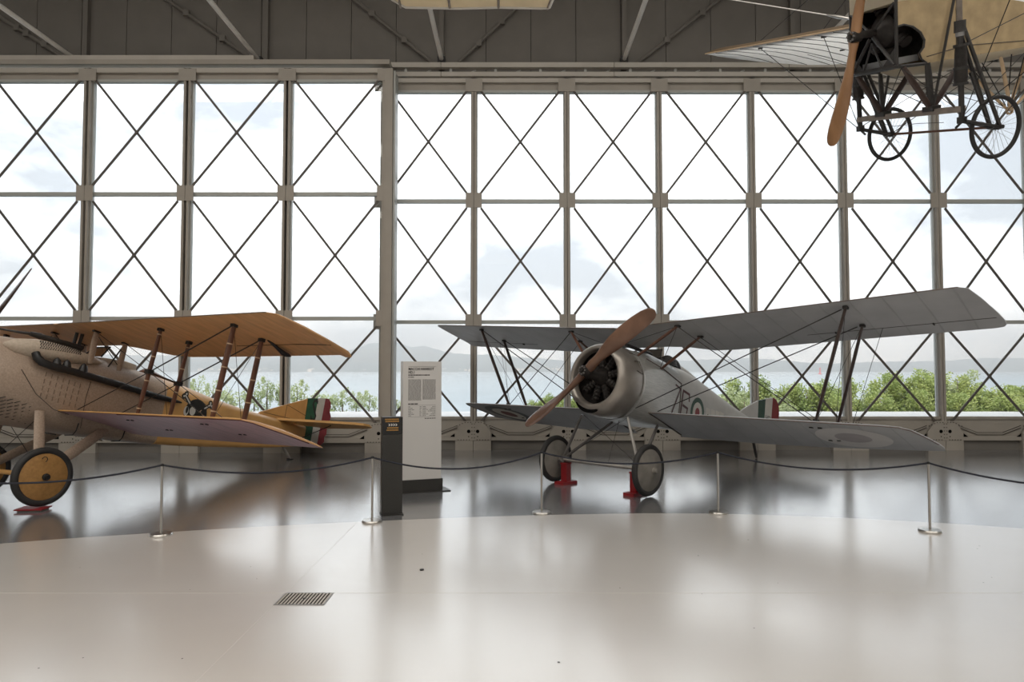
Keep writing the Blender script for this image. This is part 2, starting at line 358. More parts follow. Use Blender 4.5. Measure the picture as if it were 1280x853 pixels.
def leaf(name, Y, seams, xl, xr, zs, slit, base_gap):
    """one row of glazed hangar-door modules; zs = header top, glass top, upper bar, lower bar, sill"""
    zt, zg, z1, z2, zsill = zs
    st = structure(name, (0, Y, 0))
    def B(): return MB(Vector((0, -Y, 0)))
    yo = Y + 0.13                                   # glazing plane
    gus = 0.165; gh = 0.155
    cols = sorted(seams)
    for i, x in enumerate(cols):
        left = not (i == 0 and abs(x - xl) < .3); right = not (i == len(cols) - 1 and abs(x - xr) < .3)
        for sd in ((-1,) if not right else ()) + ((1,) if not left else ()) + ((-1, 1) if left and right else ()):
            a = x + sd * slit / 2; b = a + sd * 0.045
            B().span(a, b, Y, Y + .12, .0, zt).build('post', M['steel'], st, 0)
            a2 = x + sd * (slit / 2 + .0); b2 = x + sd * (slit / 2 + .062)
            B().span(a2, b2, yo - .05, yo + .05, zsill - .05, zg + .1).build('glazing_upright', M['frame'], st, 0)
        if left and right:
            B().span(x - slit / 2, x + slit / 2, Y + .10, Y + .13, base_gap, zt).build('rubber_seal', M['black'], st, 0)
        gx0 = x - (gus if left else .03); gx1 = x + (gus if right else .03)
        for zc in (z1, z2):
            B().span(gx0, x - .004, Y - .012, Y + .0, zc - gh, zc + gh).build('gusset_plate', M['steel'], st, 0)
            if right: B().span(x + .004, gx1, Y - .012, Y + .0, zc - gh, zc + gh).build('gusset_plate', M['steel'], st, 0)
        # head gussets
        B().span(gx0 - .01, gx1 + .01, Y - .012, Y, zg - .0, zt - .02).build('head_plate', M['steel'], st, 0)
        # foot plate: trapezoid with two holes, above a skirting block
        zf = .20
        pl = B().prism([(x - .36, zf), (x + .36, zf), (x + .36, .36), (x + .20, .585), (x - .20, .585), (x - .36, .36)], lambda a, c: (a, Y - .03, c), lambda a, c: (a, Y - .002, c)).build('foot_plate', M['steel'], st, 0)
        for sd in (-1, 1):
            B().disc(lambda a, c: (a, Y - .0315, c), 0, .036, x + sd * .09, .38, n=16, rings=1).build('bolt_hole', M['hole'], pl, 0, False)
            B().disc(lambda a, c: (a, Y - .0315, c), 0, .012, x + sd * .09, .275, n=10, rings=1).build('bolt_hole', M['hole'], pl, 0, False)
            rv = B()
            for u in range(12):
                a_ = .05 + .028 * u; c_ = .21 if u % 2 else (.56 - .45 * max(0, a_ - .17))
                if a_ < .35: rv.box((x + sd * a_, Y - .032, c_), (.017, .008, .017))
            for u in range(5): rv.box((x + sd * .025, Y - .032, .25 + u * .07), (.017, .008, .017))
            tag(rv.build('rivets', M['seam'], pl, 0), kind='stuff')
            B().prism([(x + sd * .375, .27), (x + sd * .375, .34), (x + sd * .47, .27)], lambda a, c: (a, Y - .016, c), lambda a, c: (a, Y - .012, c)).build('slot', M['hole'], st, 0)
        B().span(x - .36, x - .004, Y - .035, Y + .1, .0, zf - .006).build('skirting_block', M['steel'], st, 0)
        B().span(x + .004, x + .36, Y - .035, Y + .1, .0, zf - .006).build('skirting_block', M['steel'], st, 0)
    for a, b in zip(cols, cols[1:]):
        fl, fr = a + slit / 2 + .045, b - slit / 2 - .045
        gl, gr = a + slit / 2 + .062, b - slit / 2 - .062
        # panes
        for zlo, zhi in ((zsill, z2), (z2, z1), (z1, zg)):
            B().span(gl, gr, yo - .004, yo + .004, zlo, zhi).build('pane', M['glass'], st, 0)
        for zc in (z1, z2):
            B().span(gl - .02, gr + .02, yo - .07, yo + .03, zc - .036, zc + .036).build('glazing_bar', M['frame'], st, 0)
        B().span(gl - .02, gr + .02, yo - .08, yo + .03, zg, zg + .05).build('glazing_head', M['frame'], st, 0)
        B().span(gl - .02, gr + .02, yo - .10, yo + .03, zsill - .04, zsill + .012).build('window_sill', M['steel'], st, 0)
        # header: rail, recess
        B().span(fl - .06, fr + .06, Y + .0, Y + .2, zt - .09, zt).build('head_rail', M['steel_light'], st, 0)
        B().span(fl - .06, fr + .06, Y + .08, Y + .2, zg + .05, zt - .09).build('head_panel', M['steel'], st, 0)
        # base: sunk apron, folded ledge, shaded skirting
        B().span(fl - .06, fr + .06, Y + .06, Y + .25, .28, zsill - .04).build('apron_panel', M['steel'], st, 0)
        B().span(fl - .06, fr + .06, Y - .01, Y + .10, .195, .29).build('ledge', M['steel'], st, 0)
        for zz, m_ in ((.345, 'seam'), (.332, 'steel_light'), (.297, 'seam')):
            B().span(a + .70, b - .70, Y + .045, Y + .062, zz, zz + .010).build('fold', M[m_], st, 0)
        for xs, sg in ((a, 1), (b, -1)):
            for dz, m_ in ((0, 'seam'), (.014, 'steel_light'), (.048, 'seam')):
                q0 = V(xs + sg * .33, Y + .053, .49 - dz); q1 = V(xs + sg * .70, Y + .053, .35 - dz)
                d = q1 - q0; B().box((q0 + q1) / 2, (d.length, .017, .010), Matrix.Rotation(-math.atan2(d.z, d.x), 3, 'Y')).build('fold', M[m_], st, 0)
        B().span(fl - .06, fr + .06, Y + .06, Y + .2, 0, .195).build('skirting', M['upper_wall'], st, 0)
        # crossed tie bars in three rows
        for zlo, zhi in ((.56, z2 - gh), (z2 + gh, z1 - gh), (z1 + gh, zg + .02)):
            xl_, xr_ = a + gus - .02, b - gus + .02
            for kx, (p0, p1) in enumerate(((V(xl_, 0, zlo), V(xr_, 0, zhi)), (V(xl_, 0, zhi), V(xr_, 0, zlo)))):
                yy = Y + .012 + .026 * kx; p0.y = p1.y = yy; d = p1 - p0
                B().box((p0 + p1) / 2, (d.length, .02, .044), Matrix.Rotation(-math.atan2(d.z, d.x), 3, 'Y')).build('tie_bar', M['tie'], st, 0)
            B().box(((a + b) / 2, Y + .02, (zlo + zhi) / 2), (.05, .045, .05), Matrix.Rotation(PI / 4, 3, 'Y')).build('tie_boss', M['tie'], st, 0)
    return st
zR = lambda y_: px(640, y_, YR).z
zL = lambda y_: px(640, y_, YL).z
leaf('window_1', YL, [-10.5, -8.5, -6.5, -4.5, -2.52], -12, -2.45, (zL(85), zL(101), zL(241.5), zL(398), zL(523)), .05, .03)
# the leading stile of the left leaves, a broad upright box
wl = structure('window_stile', (-2.45, YL, 0)); wl.name = 'trim_2'
MB(Vector((2.45, -YL, 0))).span(-2.54, -2.38, YL - .03, YL + .3, 0, zL(86)).build('stile', M['steel'], wl, 0)
MB(Vector((2.45, -YL, 0))).span(-2.375, -2.335, YL + .02, YL + .34, 0, zL(88)).build('stile_edge', M['frame'], wl, 0)
leaf('window_2', YR, [-2.66, -.785, 1.134, 3.045, 4.963, 6.85, 8.765, 10.68, 12.6], -3.5, 14, (zR(97.5), zR(114.5), zR(250.5), zR(402.5), zR(522)), .012, .0)

# ================================================================== OUTSIDE
ter = tag(MB().span(-60, 60, 14.75, 26.3, -.35, 0).build('ground', M['concrete'], None, 0), kind='structure'); ter.name = 'floor_terrace'
b = MB()
b.loft([[(-300, y, z), (300, y, z)] for y, z in ((26.3, -.3), (27.5, -.9), (33, -1.3), (45, -6.6))], False, False)
tag(b.build('bank', M['bank'], None, 0, False), kind='structure')
lake = MB(); lake.face([lake.vert(p) for p in ((-6000, 40, -6), (6000, 40, -6), (6000, 9000, -6), (-6000, 9000, -6))])
tag(lake.build('lake', M['water'], None, 0, False), kind='structure')
random.seed(11)
def ridge(name, pts, D, label):
    """far ridge: skyline surveyed from the photograph, with depth and slopes of its own"""
    pts = [px(x, y, D) for x, y in pts]; rows = []
    xs = []
    for a, c in zip(pts, pts[1:]):
        n = max(2, int((c.x - a.x) / 14)); xs += [a.lerp(c, k / n) for k in range(n)]
    xs.append(pts[-1])
    for t, fz in ((-1, 0), (-.7, .28), (-.45, .5), (-.25, .78), (0, 1), (.4, .7), (1, 0)):
        rows.append([V(p.x, D + t * 420 + random.uniform(-16, 16), -6.5 + max(1, p.z + 6.5) * fz + (random.uniform(-2, 2) if 0 < fz else 0)) for p in xs])
    b = MB(); b.loft(rows, False, False)
    return tag(b.build(name, M['hill'], None, 60, False), label, 'hill')
ridge('far_mountain', [(-700, 452), (-200, 440), (120, 444), (330, 446), (410, 441), (440, 437), (462, 430), (488, 426), (503, 431), (514, 434), (530, 433), (548, 438), (568, 442), (595, 443), (640, 446), (690, 449), (735, 458), (760, 463)], 1990, 'hazy blue mountain across the lake, highest behind the white panel')
ridge('far_ridge', [(735, 464), (780, 457), (820, 453), (870, 450), (945, 448), (1000, 453), (1040, 455), (1090, 453), (1150, 452), (1180, 451), (1215, 449), (1250, 447.5), (1290, 448), (1450, 452), (1800, 455), (2300, 450)], 2050, 'long low hazy ridge across the lake behind the right-hand windows')
hs = MB()
for k in range(150):
    x = random.uniform(-760, 190); y = 1590 + random.uniform(0, 150); z = -6 + (y - 1575) * .05
    hs.box((x, y, z + 2), (random.uniform(4, 9), 6, random.uniform(4, 7)))
tag(hs.build('lakeside_houses', M['house'], None, 0), 'tiny pale houses scattered along the far lake shore', 'houses', None, 'stuff')
by = MB(); p = px(1025, 463, 900); by.lathe([(-6, 2.2), (-5, 2.4), (-4.4, 1.2), (1.5, .8), (2.6, 1.2), (3.2, .2)], (p.x, 900, 0), 'Z', 12, True)
tag(by.build('channel_buoy', M['buoy']), 'tiny red channel marker out on the lake, beyond right windows', 'buoy')
# thin moist air over the lake
hz = MB().span(-3500, 3500, 70, 2600, -5.9, 130).build('haze', bpy.data.materials.new('lake_haze'), None, 0)
hm = hz.data.materials[0]; hm.use_nodes = True; t = hm.node_tree; t.nodes.clear()
vs = t.nodes.new('ShaderNodeVolumeScatter'); vs.inputs['Color'].default_value = (.86, .93, 1, 1); vs.inputs['Density'].default_value = 0.00088; vs.inputs['Anisotropy'].default_value = 0.45
oo = t.nodes.new('ShaderNodeOutputMaterial'); t.links.new(vs.outputs[0], oo.inputs['Volume'])
tag(hz, 'pale haze lying over the lake', 'haze', None, 'stuff')

# hedge and saplings
def crown_mesh(name, n, rx, rz, leafsize, m, clumps, seed):
    rnd = random.Random(seed); b = MB()
    cl = [(rnd.uniform(-.7, .7) * rx, rnd.uniform(-.5, .5) * rx, rnd.uniform(.15, .92) * rz, rnd.uniform(.16, .42) * rx) for _ in range(clumps)]
    for k in range(n):
        cx, cy, cz, r = rnd.choice(cl)
        while True:
            d = V(rnd.uniform(-1, 1), rnd.uniform(-1, 1), rnd.uniform(-1, 1))
            if .3 < d.length < 1: break
        p = V(cx, cy, cz) + d * r; p.z = max(.05, p.z)
        u = V(rnd.uniform(-1, 1), rnd.uniform(-1, 1), rnd.uniform(-.5, .8)).normalized(); v = u.orthogonal().normalized(); v.rotate(Matrix.Rotation(rnd.uniform(0, PI), 3, u))
        s_ = leafsize * rnd.uniform(.7, 1.4)
        q = [p, p + u * s_ * .5 + v * s_ * .28, p + u * s_, p + u * s_ * .5 - v * s_ * .28]; b.face([b.vert(x) for x in q])
    me = b.build(name, m, None, 0, False); d = me.data; bpy.data.objects.remove(me); return d
dense = [crown_mesh('dense_crown', 4600, 1.15, 2.5, .105, M['leaf'], 26, s) for s in (1, 2, 3, 4)] + [crown_mesh('dense_crown', 3600, 1.1, 2.5, .10, M['leaf_pale'], 24, 9)]
open_ = [crown_mesh('open_crown', 1300, .66, 2.3, .095, M['leaf_pale'], 20, s) for s in (5, 6, 7)]
def bush(name, label, group, pxx, top, Y, width, d, rot, m_stem, base=-1.1):
    p = px(pxx, top, Y); t = thing(name, label, 'tree' if 'sapling' in name else 'bush', (p.x, Y, base), Matrix.Rotation(rot, 3, 'Z'), group)
    f = link('foliage', d, t); h = (p.z - base); f.scale = (width, width, h / (2.5 if group and 'sapling' not in group and 'shrubs' not in group else 2.3))
    st = MB(); st.tube([(0, 0, -.3), (.03, .02, .4 * h), (-.02, 0, .85 * h)], [.05, .035, .012], 6); st.build('stem', m_stem, t)
rnd = random.Random(21)
for x, y in ((866, 492), (886, 478), (908, 484), (930, 474), (958, 478), (985, 482), (1008, 472), (1030, 476), (1055, 470), (1080, 474), (1105, 470), (1128, 464), (1152, 461), (1172, 468), (1196, 465), (1218, 468), (1242, 476), (1262, 484), (1285, 478), (1310, 470), (1340, 474), (1380, 470)):
    bush('hedge_bush', 'dense green bush in the hedge outside the right-hand windows', 'hedge bushes outside the right-hand windows', x, y + rnd.uniform(-3, 9), rnd.uniform(27.6, 29.5), rnd.uniform(.75, 1.0), rnd.choice(dense), rnd.uniform(0, 6), M['bark'])
for x, y in ((1045, 494), (1100, 490), (1150, 488), (1200, 492), (1250, 492), (985, 496), (930, 494)):
    bush('hedge_bush', 'low bright bush along the terrace edge, front of the right-hand hedge', 'low bushes along the terrace edge', x, y, rnd.uniform(26.9, 27.3), rnd.uniform(.6, .8), rnd.choice(dense), rnd.uniform(0, 6), M['bark'])
for x, y in ((672, 500), (690, 494), (708, 488), (728, 494)):
    bush('leafy_bush', 'green bush outside, seen just left of the round engine cowl', 'bushes left of the engine cowl', x, y, rnd.uniform(27.6, 29), .55, rnd.choice(dense), rnd.uniform(0, 6), M['bark'])
for x, y in ((232, 478), (248, 470), (266, 476), (284, 484), (300, 490), (318, 480), (334, 468), (352, 476), (372, 472), (392, 486), (412, 490), (428, 482), (446, 488), (462, 486), (170, 476), (200, 480), (120, 474), (60, 472)):
    bush('thin_sapling', 'thin pale sapling outside the left windows behind the orange biplane', 'saplings outside the left windows', x, y, rnd.uniform(28, 30), rnd.uniform(.62, .85), rnd.choice(open_), rnd.uniform(0, 6), M['bark'])
for x, y in ((495, 492), (508, 498)):
    bush('small_shrub', 'small green shrub outside, between the leading stile and the white panel', 'shrubs beside the white panel', x, y, 28, .45, rnd.choice(open_), rnd.uniform(0, 6), M['bark'])

# ================================================================== AIRCRAFT HELPERS
class Wing:
    """stations: (y, xLE, zLE, xTE, zTE, thickness); z are those of the lower chord line"""
    def __init__(s, st, camber=.012): s.st = sorted(st); s.c = camber
    def at(s, y):
        st = s.st; y = max(st[0][0], min(st[-1][0], y))
        for a, b in zip(st, st[1:]):
            if y <= b[0]:
                t = (y - a[0]) / max(1e-9, b[0] - a[0]); return [a[i] + (b[i] - a[i]) * t for i in range(6)]
        return list(st[-1])
    def pt(s, y, u, upper):
        q = s.at(y); x = q[1] + (q[3] - q[1]) * u; z = q[2] + (q[4] - q[2]) * u
        z += s.c * 4 * u * (1 - u) * (q[1] - q[3])
        if upper: z += q[5] * (1.5 * math.sqrt(u) * (1 - u) + .9 * u * (1 - u))
        else: z -= 0.12 * q[5] * math.sqrt(u) * (1 - u) * (1 if u < .3 else .3)
        return V(x, y, z)
    def low(s, x, y, d=-.003):
        q = s.at(y); u = max(0, min(1, (x - q[1]) / (q[3] - q[1]))); p = s.pt(y, u, False); return V(x, y, p.z + d)
    def mesh(s, off, sub=1):
        us = [0, .012, .04, .09, .17, .28, .42, .58, .75, .9, 1.0]; b = MB(off); rings = []
        for q in s.st:
            y = q[0]; rings.append([s.pt(y, u, True) for u in us] + [s.pt(y, u, False) for u in us[-2:0:-1]])
        n = len(rings[0]); nu = len(us); ids = [[b.vert(p) for p in r] for r in rings]
        for a, c in zip(ids, ids[1:]):
            for i in range(n):
                b.cur = 0 if i < nu - 1 else 1; j = (i + 1) % n; b.face((a[i], a[j], c[j], c[i]))
        b.cur = 0; b.face(ids[0][::-1]); b.face(ids[-1]); return b
def wire(off, p0, p1, r=.004): return MB(off).tube([p0, p1], r, 6)
def wheel(off, root, c, R, tw, cover, tyre_m, hub_m, conv=.05):
    prof = [(tw * math.sin(a), R - tw + tw * math.cos(a)) for a in [2 * PI * k / 14 for k in range(14)]]
    b = MB(off); c = Vector(c); rings = []
    for k in range(44):
        q = 2 * PI * k / 44; rings.append([c + V(r * math.sin(q), a, r * math.cos(q)) for a, r in prof])
    rings.append(rings[0]); b.loft(rings, False)
    o = b.build('wheel', tyre_m, root, 60)
    for sd in (-1, 1):
        MB(off).lathe([(sd * .025, R - 2 * tw + .012), (sd * .032, R - 2 * tw - .004), (sd * (.03 + conv * .5), R * .42), (sd * (.03 + conv), .05), (sd * (.03 + conv), .0)], c, 'Y', 40).build('wheel_cover', cover, o, 35)
        MB(off).lathe([(sd * (.02 + conv), .042), (sd * (.055 + conv), .04), (sd * (.06 + conv), .028), (sd * (.085 + conv), .026), (sd * (.085 + conv), 0)], c, 'Y', 16).build('hub', hub_m, o, 35)
    return o
def propeller(off, root, hub, ang, R, m, width, hubr, sweep=.35, flip=1, paddle=0, hubd=1.0):
    """two-blade wooden propeller turning in the local YZ plane"""
    b = MB(off); hub = Vector(hub); prof = [(-1, .0), (-.92, .30), (-.80, .75), (-.62, 1.0), (-.42, .95), (-.25, .62), (-.12, .40), (-.06, .42), (0, .46), (.06, .42), (.12, .40), (.25, .62), (.42, .95), (.62, 1.0), (.80, .75), (.92, .30), (1, .0)]
    prof = [(-1, .10), (-.988, .42), (-.955, .68), (-.88, .88), (-.76, .99), (-.60, 1.0), (-.44, .92), (-.30, .70), (-.2, .52), (-.11, .46), (-.05, .56), (0, .60)]
    if paddle: prof = [(-1, .10), (-.99, .45), (-.965, .68), (-.92, .86), (-.84, .98), (-.74, 1.0), (-.56, .86), (-.38, .62), (-.24, .46), (-.13, .44), (-.05, .60), (0, .66)]
    prof = prof + [(-a, w_) for a, w_ in prof[-2::-1]]
    rings = []
    for s_, wd in prof:
        r = abs(s_); sg = 1 if s_ >= 0 else -1
        tw = math.radians(22 + 50 * max(0, 1 - r * 1.5)) if r > .1 else math.radians(75)
        th = .105 * (1 - r) ** 1.1 + .012
        if r < .12: th = .10; wd = .62
        ch = width * wd
        rad = V(0, math.cos(ang), math.sin(ang)) * sg; tan = V(0, -math.sin(ang), math.cos(ang)) * sg * flip; ax = V(1, 0, 0)
        cdir = tan * math.cos(tw) + ax * math.sin(tw); ndir = ax * math.cos(tw) - tan * math.sin(tw)
        c = hub + rad * (r * R) + tan * (sweep * width * math.sin(PI * min(1, r)) * (1 if r > .1 else 0)); ring = []
        if sg < 0: pass
        for k in range(14):
            a = 2 * PI * k / 14 * (1 if sg > 0 else 1); ring.append(c + cdir * (ch / 2 * math.cos(a)) * (sg) + ndir * (th / 2 * math.sin(a)))
        rings.append(ring)
    b.loft(rings); o = b.build('propeller', m, root, 50)
    MB(off).lathe([(-.055, hubr), (.062 * hubd, hubr), (.075 * hubd, hubr * .9), (.075 * hubd, hubr * .34), (.1 * hubd, hubr * .32), (.1 * hubd, 0)], hub, 'X', 24).build('hub_plate', M['engine'], o, 35)
    for k in range(8):
        a = 2 * PI * k / 8; MB(off).lathe([(.07 * hubd, .013), (.092 * hubd, .013), (.092 * hubd, 0)], hub + V(0, math.cos(a) * hubr * .68, math.sin(a) * hubr * .68), 'X', 6).build('bolt', M['grey_tube'], o, 0)
    return o
def section(x, w_, zb, zs, zt, n_arc=12, rb=.07, full=0.0):
    """fuselage cross-section: flat sides, rounded belly corners, arched deck (full 0..1 blends to an ellipse)"""
    pts = []
    for k in range(n_arc + 1):
        a = PI * k / n_arc; pts.append((w_ * math.cos(a), zs + (zt - zs) * math.sin(a)))
    for z_ in (.66, .33): pts.append((-w_, zb + rb + (zs - zb - rb) * z_))
    for k in range(5):
        a = PI + PI / 2 * k / 4; pts.append((-w_ + rb + rb * math.cos(a), zb + rb + rb * math.sin(a)))
    pts.append((0, zb))
    for k in range(5):
        a = 1.5 * PI + PI / 2 * k / 4; pts.append((w_ - rb + rb * math.cos(a), zb + rb + rb * math.sin(a)))
    for z_ in (.33, .66): pts.append((w_, zb + rb + (zs - zb - rb) * z_))
    if full:
        zc = (zb + zt) / 2; h = (zt - zb) / 2; out = []
        for y, z in pts:
            a = math.atan2((z - zc) / h, y / w_); e = (w_ * math.cos(a), zc + h * math.sin(a)); out.append((y + (e[0] - y) * full, z + (e[1] - z) * full))
        pts = out
    return [V(x, y, z) for y, z in pts]
def text_obj(name, body, size, m, parent, loc, R, ext=.001, align='LEFT', sx=1, bold=0.0):
    cu = bpy.data.curves.new('lettering', 'FONT'); cu.body = body; cu.size = size; cu.extrude = ext; cu.align_x = align; cu.resolution_u = 2; cu.offset = bold
    tmp = bpy.data.objects.new('lettering', cu); COL.objects.link(tmp)
    dg = bpy.context.evaluated_depsgraph_get(); me = bpy.data.meshes.new_from_object(tmp.evaluated_get(dg)); bpy.data.objects.remove(tmp)
    me.materials.clear(); me.materials.append(m); me.transform(Matrix.Translation(loc) @ R.to_4x4() @ Matrix.Diagonal((sx, 1, 1, 1)))
    return link(name, me, parent)

# ================================================================== SILVER BIPLANE
RH = Matrix(((-.70516, .69776, .12644), (-.68700, -.71633, .12313), (.17643, 0, .98431)))
def silver_biplane():
    import mathutils
    yaw, pit = math.radians(224.245530), math.radians(10.162031); r = .343
    R = Matrix.Rotation(yaw, 3, 'Z') @ Matrix.Rotation(-pit, 3, 'Y')
    off = R.transposed() @ V(0, 0, r)
    root = thing('biplane', 'silver-grey biplane with round engine cowl and brown wooden propeller', 'airplane', (1.196, 9.4235, 0), R)
    B = lambda: MB(off)
    # cowl: dished bowl with an offset mouth
    prof = [(.18, .372, .015), (.262, .378, .015), (.286, .392, .012), (.292, .412, .008), (.283, .436, .004), (.255, .468, 0), (.20, .497, -.004), (.12, .512, -.008), (0, .518, -.010), (-.14, .512, -.010), (-.20, .502, -.010), (-.2, .49, -.01), (-.1, .49, -.01)]
    c = B().lathe(prof, (0, -.02, 1.155), 'X', 56).build('cowl', M['cowl'], root, 50)
    B().lathe([(-.145, .519, -.01), (-.16, .524, -.01), (-.185, .522, -.01), (-.195, .505, -.01)], (0, -.02, 1.155), 'X', 56).build('cowl_band', M['cowl_lip'], c, 50)
    sl = B()
    poly = []
    for k in range(15):
        t = -1 + 2 * k / 14; poly.append(t)
    up = []; lo = []
    for t in poly:
        a = math.radians(-102 + 27 * t) ; hw = .046 * math.sqrt(max(0, 1 - t * t)) + .002
        for lst, rr, xx in ((up, .452 - hw, .276), (lo, .452 + hw * .9, .258)): lst.append(V(xx + .006 - .0 * t, -.02 + rr * math.cos(a), 1.155 + rr * math.sin(a)))
    sl.loft([up, lo], False, False); sl.build('cooling_slot', M['hole'], c, 0, False)
    hatch = B()
    for xx in (0, -.10):
        pass
    hatch.tube([V(x, -.02 + .523 * math.cos(a), 1.145 + .523 * math.sin(a)) for x, a in ((.0, .30), (-.13, .24), (-.13, .62), (.0, .58))], .005, 5).build('hatch_rim', M['seam'], c)
    # rotary engine
    e = B().lathe([(-.1, .47), (.02, .47), (.02, .1), (.10, .13), (.16, .12), (.20, .08), (.42, .05), (.45, 0)], (0, -.02, 1.185), 'X', 28).build('engine', M['engine'], root)
    for k in range(9):
        a = 2 * PI * k / 9 + .25; d = V(0, math.cos(a), math.sin(a)); c0 = V(.10, -.02, 1.185); b = B()
        pts = []; rr = []
        for q in range(9): pts.append(c0 + d * (.12 + .027 * q)); rr.append(.062 if q % 2 else .048)
        b.tube(pts, rr, 10); cy = b.build('cylinder', M['engine'], e, 30)
        B().tube([c0 + d * .13 + V(.05, 0, 0), c0 + d * .34 + V(.06, 0, 0)], .008, 6).build('pushrod', M['engine'], cy)
    propeller(off, root, (.484, -.01, 1.204), math.radians(37.7), 1.285, M['wood'], .235, .075, .18, 1)
    # fuselage
    secs = [(-.12, .49, .65, 1.30, 1.648, .30, .9), (-.35, .485, .635, 1.38, 1.66, .22, .6), (-.62, .465, .62, 1.42, 1.685, .12, .22), (-.9, .44, .62, 1.37, 1.66, .07, .0), (-1.2, .42, .63, 1.315, 1.635, .05, 0)]
    b = B(); b.loft([section(x, w_, zb_, zs_, zt_, 14, rb, fu) for x, w_, zb_, zs_, zt_, rb, fu in secs]); fp = b.build('fuselage_nose', M['plate'], root, 50)
    back = [(-1.2, .42, .63, 1.315, 1.635), (-1.6, .385, .66, 1.27, 1.63), (-2.1, .34, .70, 1.22, 1.56), (-2.7, .285, .755, 1.16, 1.43), (-3.4, .215, .83, 1.10, 1.29), (-4.1, .14, .92, 1.06, 1.17), (-4.75, .06, 1.0, 1.05, 1.10), (-5.0, .025, 1.02, 1.05, 1.07)]
    b = B(); b.loft([section(x, w_, zb_, zs_, zt_, 14, .035, 0) for x, w_, zb_, zs_, zt_ in back]); fus = b.build('fuselage', M['silver_side'], root, 50)
    def wid(x):
        xs = back
        for a, d in zip(xs, xs[1:]):
            if x >= d[0]: t = (x - a[0]) / (d[0] - a[0]); return a[1] + (d[1] - a[1]) * t
        return .03
    sidep = lambda sd, e_=.004: (lambda x, z: V(x, sd * ((wid(x) if x < -1.2 else (.42 + (x + 1.2) * .075)) + e_), z))
    for sd in (-1, 1):
        fn = sidep(sd); f2 = sidep(sd, .006); f3 = sidep(sd, .008)
        B().disc(fn, .16, .235, -1.80, .96).build('roundel_green', M['green'], fus, 0, False)
        B().disc(fn, .075, .162, -1.80, .96).build('roundel_white', M['white'], fus, 0, False)
        B().disc(fn, 0, .077, -1.80, .96).build('roundel_red', M['redp'], fus, 0, False)
        def strip(pts, wd, name='numeral_stroke'):
            for (a, b_) in zip(pts, pts[1:]):
                a_, c_ = Vector(a), Vector(b_); d = (c_ - a_).normalized(); n_ = V(-d.y, d.x) * wd / 2 if False else Vector((-d.y, d.x)) * wd / 2
                a_ = a_ - d * wd * .4; c_ = c_ + d * wd * .4
                B().sheet([tuple(a_ + n_), tuple(c_ + n_), tuple(c_ - n_), tuple(a_ - n_)], fn).build(name, M['maroon'], fus, 0, False)
        # number 76 ahead of the roundel
        strip([(-1.04, 1.275), (-1.19, 1.235), (-.96, .80)], .026)
        strip([(-1.50, 1.10), (-1.49, 1.195), (-1.285, 1.225), (-1.235, .72), (-1.40, .70), (-1.46, .98), (-1.31, 1.01)], .036)
        for x0_ in (-2.10, -2.28, -2.46, -2.62):
            B().sheet([(x0_, .90), (x0_ - .15, .90), (x0_ - .15, 1.075), (x0_, 1.085)], fn).build('stencil_panel', M['white'], fus, 0, False)
            B().sheet([(x0_ - .05, .94), (x0_ - .09, .94), (x0_ - .09, .985), (x0_ - .05, .985)], f2).build('stencil_mark', M['maroon'], fus, 0, False)
        B().tube([V(-.2, sd * .47, 1.50), V(-.66, sd * .462, 1.435), V(-1.2, sd * .424, 1.318)], .008, 6).build('longeron_seam', M['edge_dark'], fus)
    B().tube([V(-1.205, .425, 1.32), V(-1.205, .425, .7)], .005, 5).build('panel_joint', M['edge_dark'], fus)
    # cockpit
    b = B(); b.loft([[V(-1.26 + .24 * math.cos(a) * s_, .23 * math.sin(a) * s_, 1.60 + .065 + (.02 if s_ < 1 else -.05) - .02 * abs(math.sin(a))) for a in [2 * PI * k / 24 for k in range(24)]] for s_ in (1.08, .98)]); b.build('cockpit_rim', M['leather'], root, 50)
    b = B(); b.loft([section(x, w_, zb_, zb_ + .02, zt_, 12, .01) for x, w_, zb_, zt_ in ((-1.34, .13, 1.55, 1.66), (-1.40, .19, 1.55, 1.79), (-1.52, .19, 1.55, 1.77))]); b.build('headrest', M['leather'], root, 50)
    b = B(); b.loft([section(x, w_, zb_, zb_ + .02, zt_, 12, .01) for x, w_, zb_, zt_ in ((-1.52, .17, 1.55, 1.725), (-1.9, .14, 1.5, 1.66), (-2.3, .09, 1.45, 1.565), (-2.7, .03, 1.40, 1.445))]); b.build('headrest_fairing', M['silver_side'], root, 50)
    ws = B(); z0, z1 = 1.66, 1.80
    ws.tube([V(-.93, .2, z0), V(-1.02, .16, z1), V(-1.02, -.16, z1), V(-.93, -.2, z0)], .009, 6); wo_ = ws.build('windscreen', M['frame_black'], root)
    B().sheet([(0, 0), (1, 0), (1, 1), (0, 1)], lambda a, c_: V(-.93 - .09 * c_, (.2 - .04 * c_) * (1 - 2 * a), z0 + (z1 - z0) * c_)).build('windscreen_pane', M['glass'], wo_, 0, False)
    B().box((-1.05, .02, 1.72), (.03, .2, .10)).build('dashboard', M['leather'], root, 0)
    g = B().tube([V(-.9, .06, 1.70), V(-.25, .06, 1.72)], .025, 8).build('machine_gun', M['frame_black'], root); B().tube([V(-.25, .06, 1.72), V(-.12, .06, 1.722)], .012, 8).build('muzzle', M['frame_black'], g)
    # wings
    zu = lambda x, y: 2.053 + .0593 * (abs(y) - 3.06) + .148 * (x + .206)
    st = []
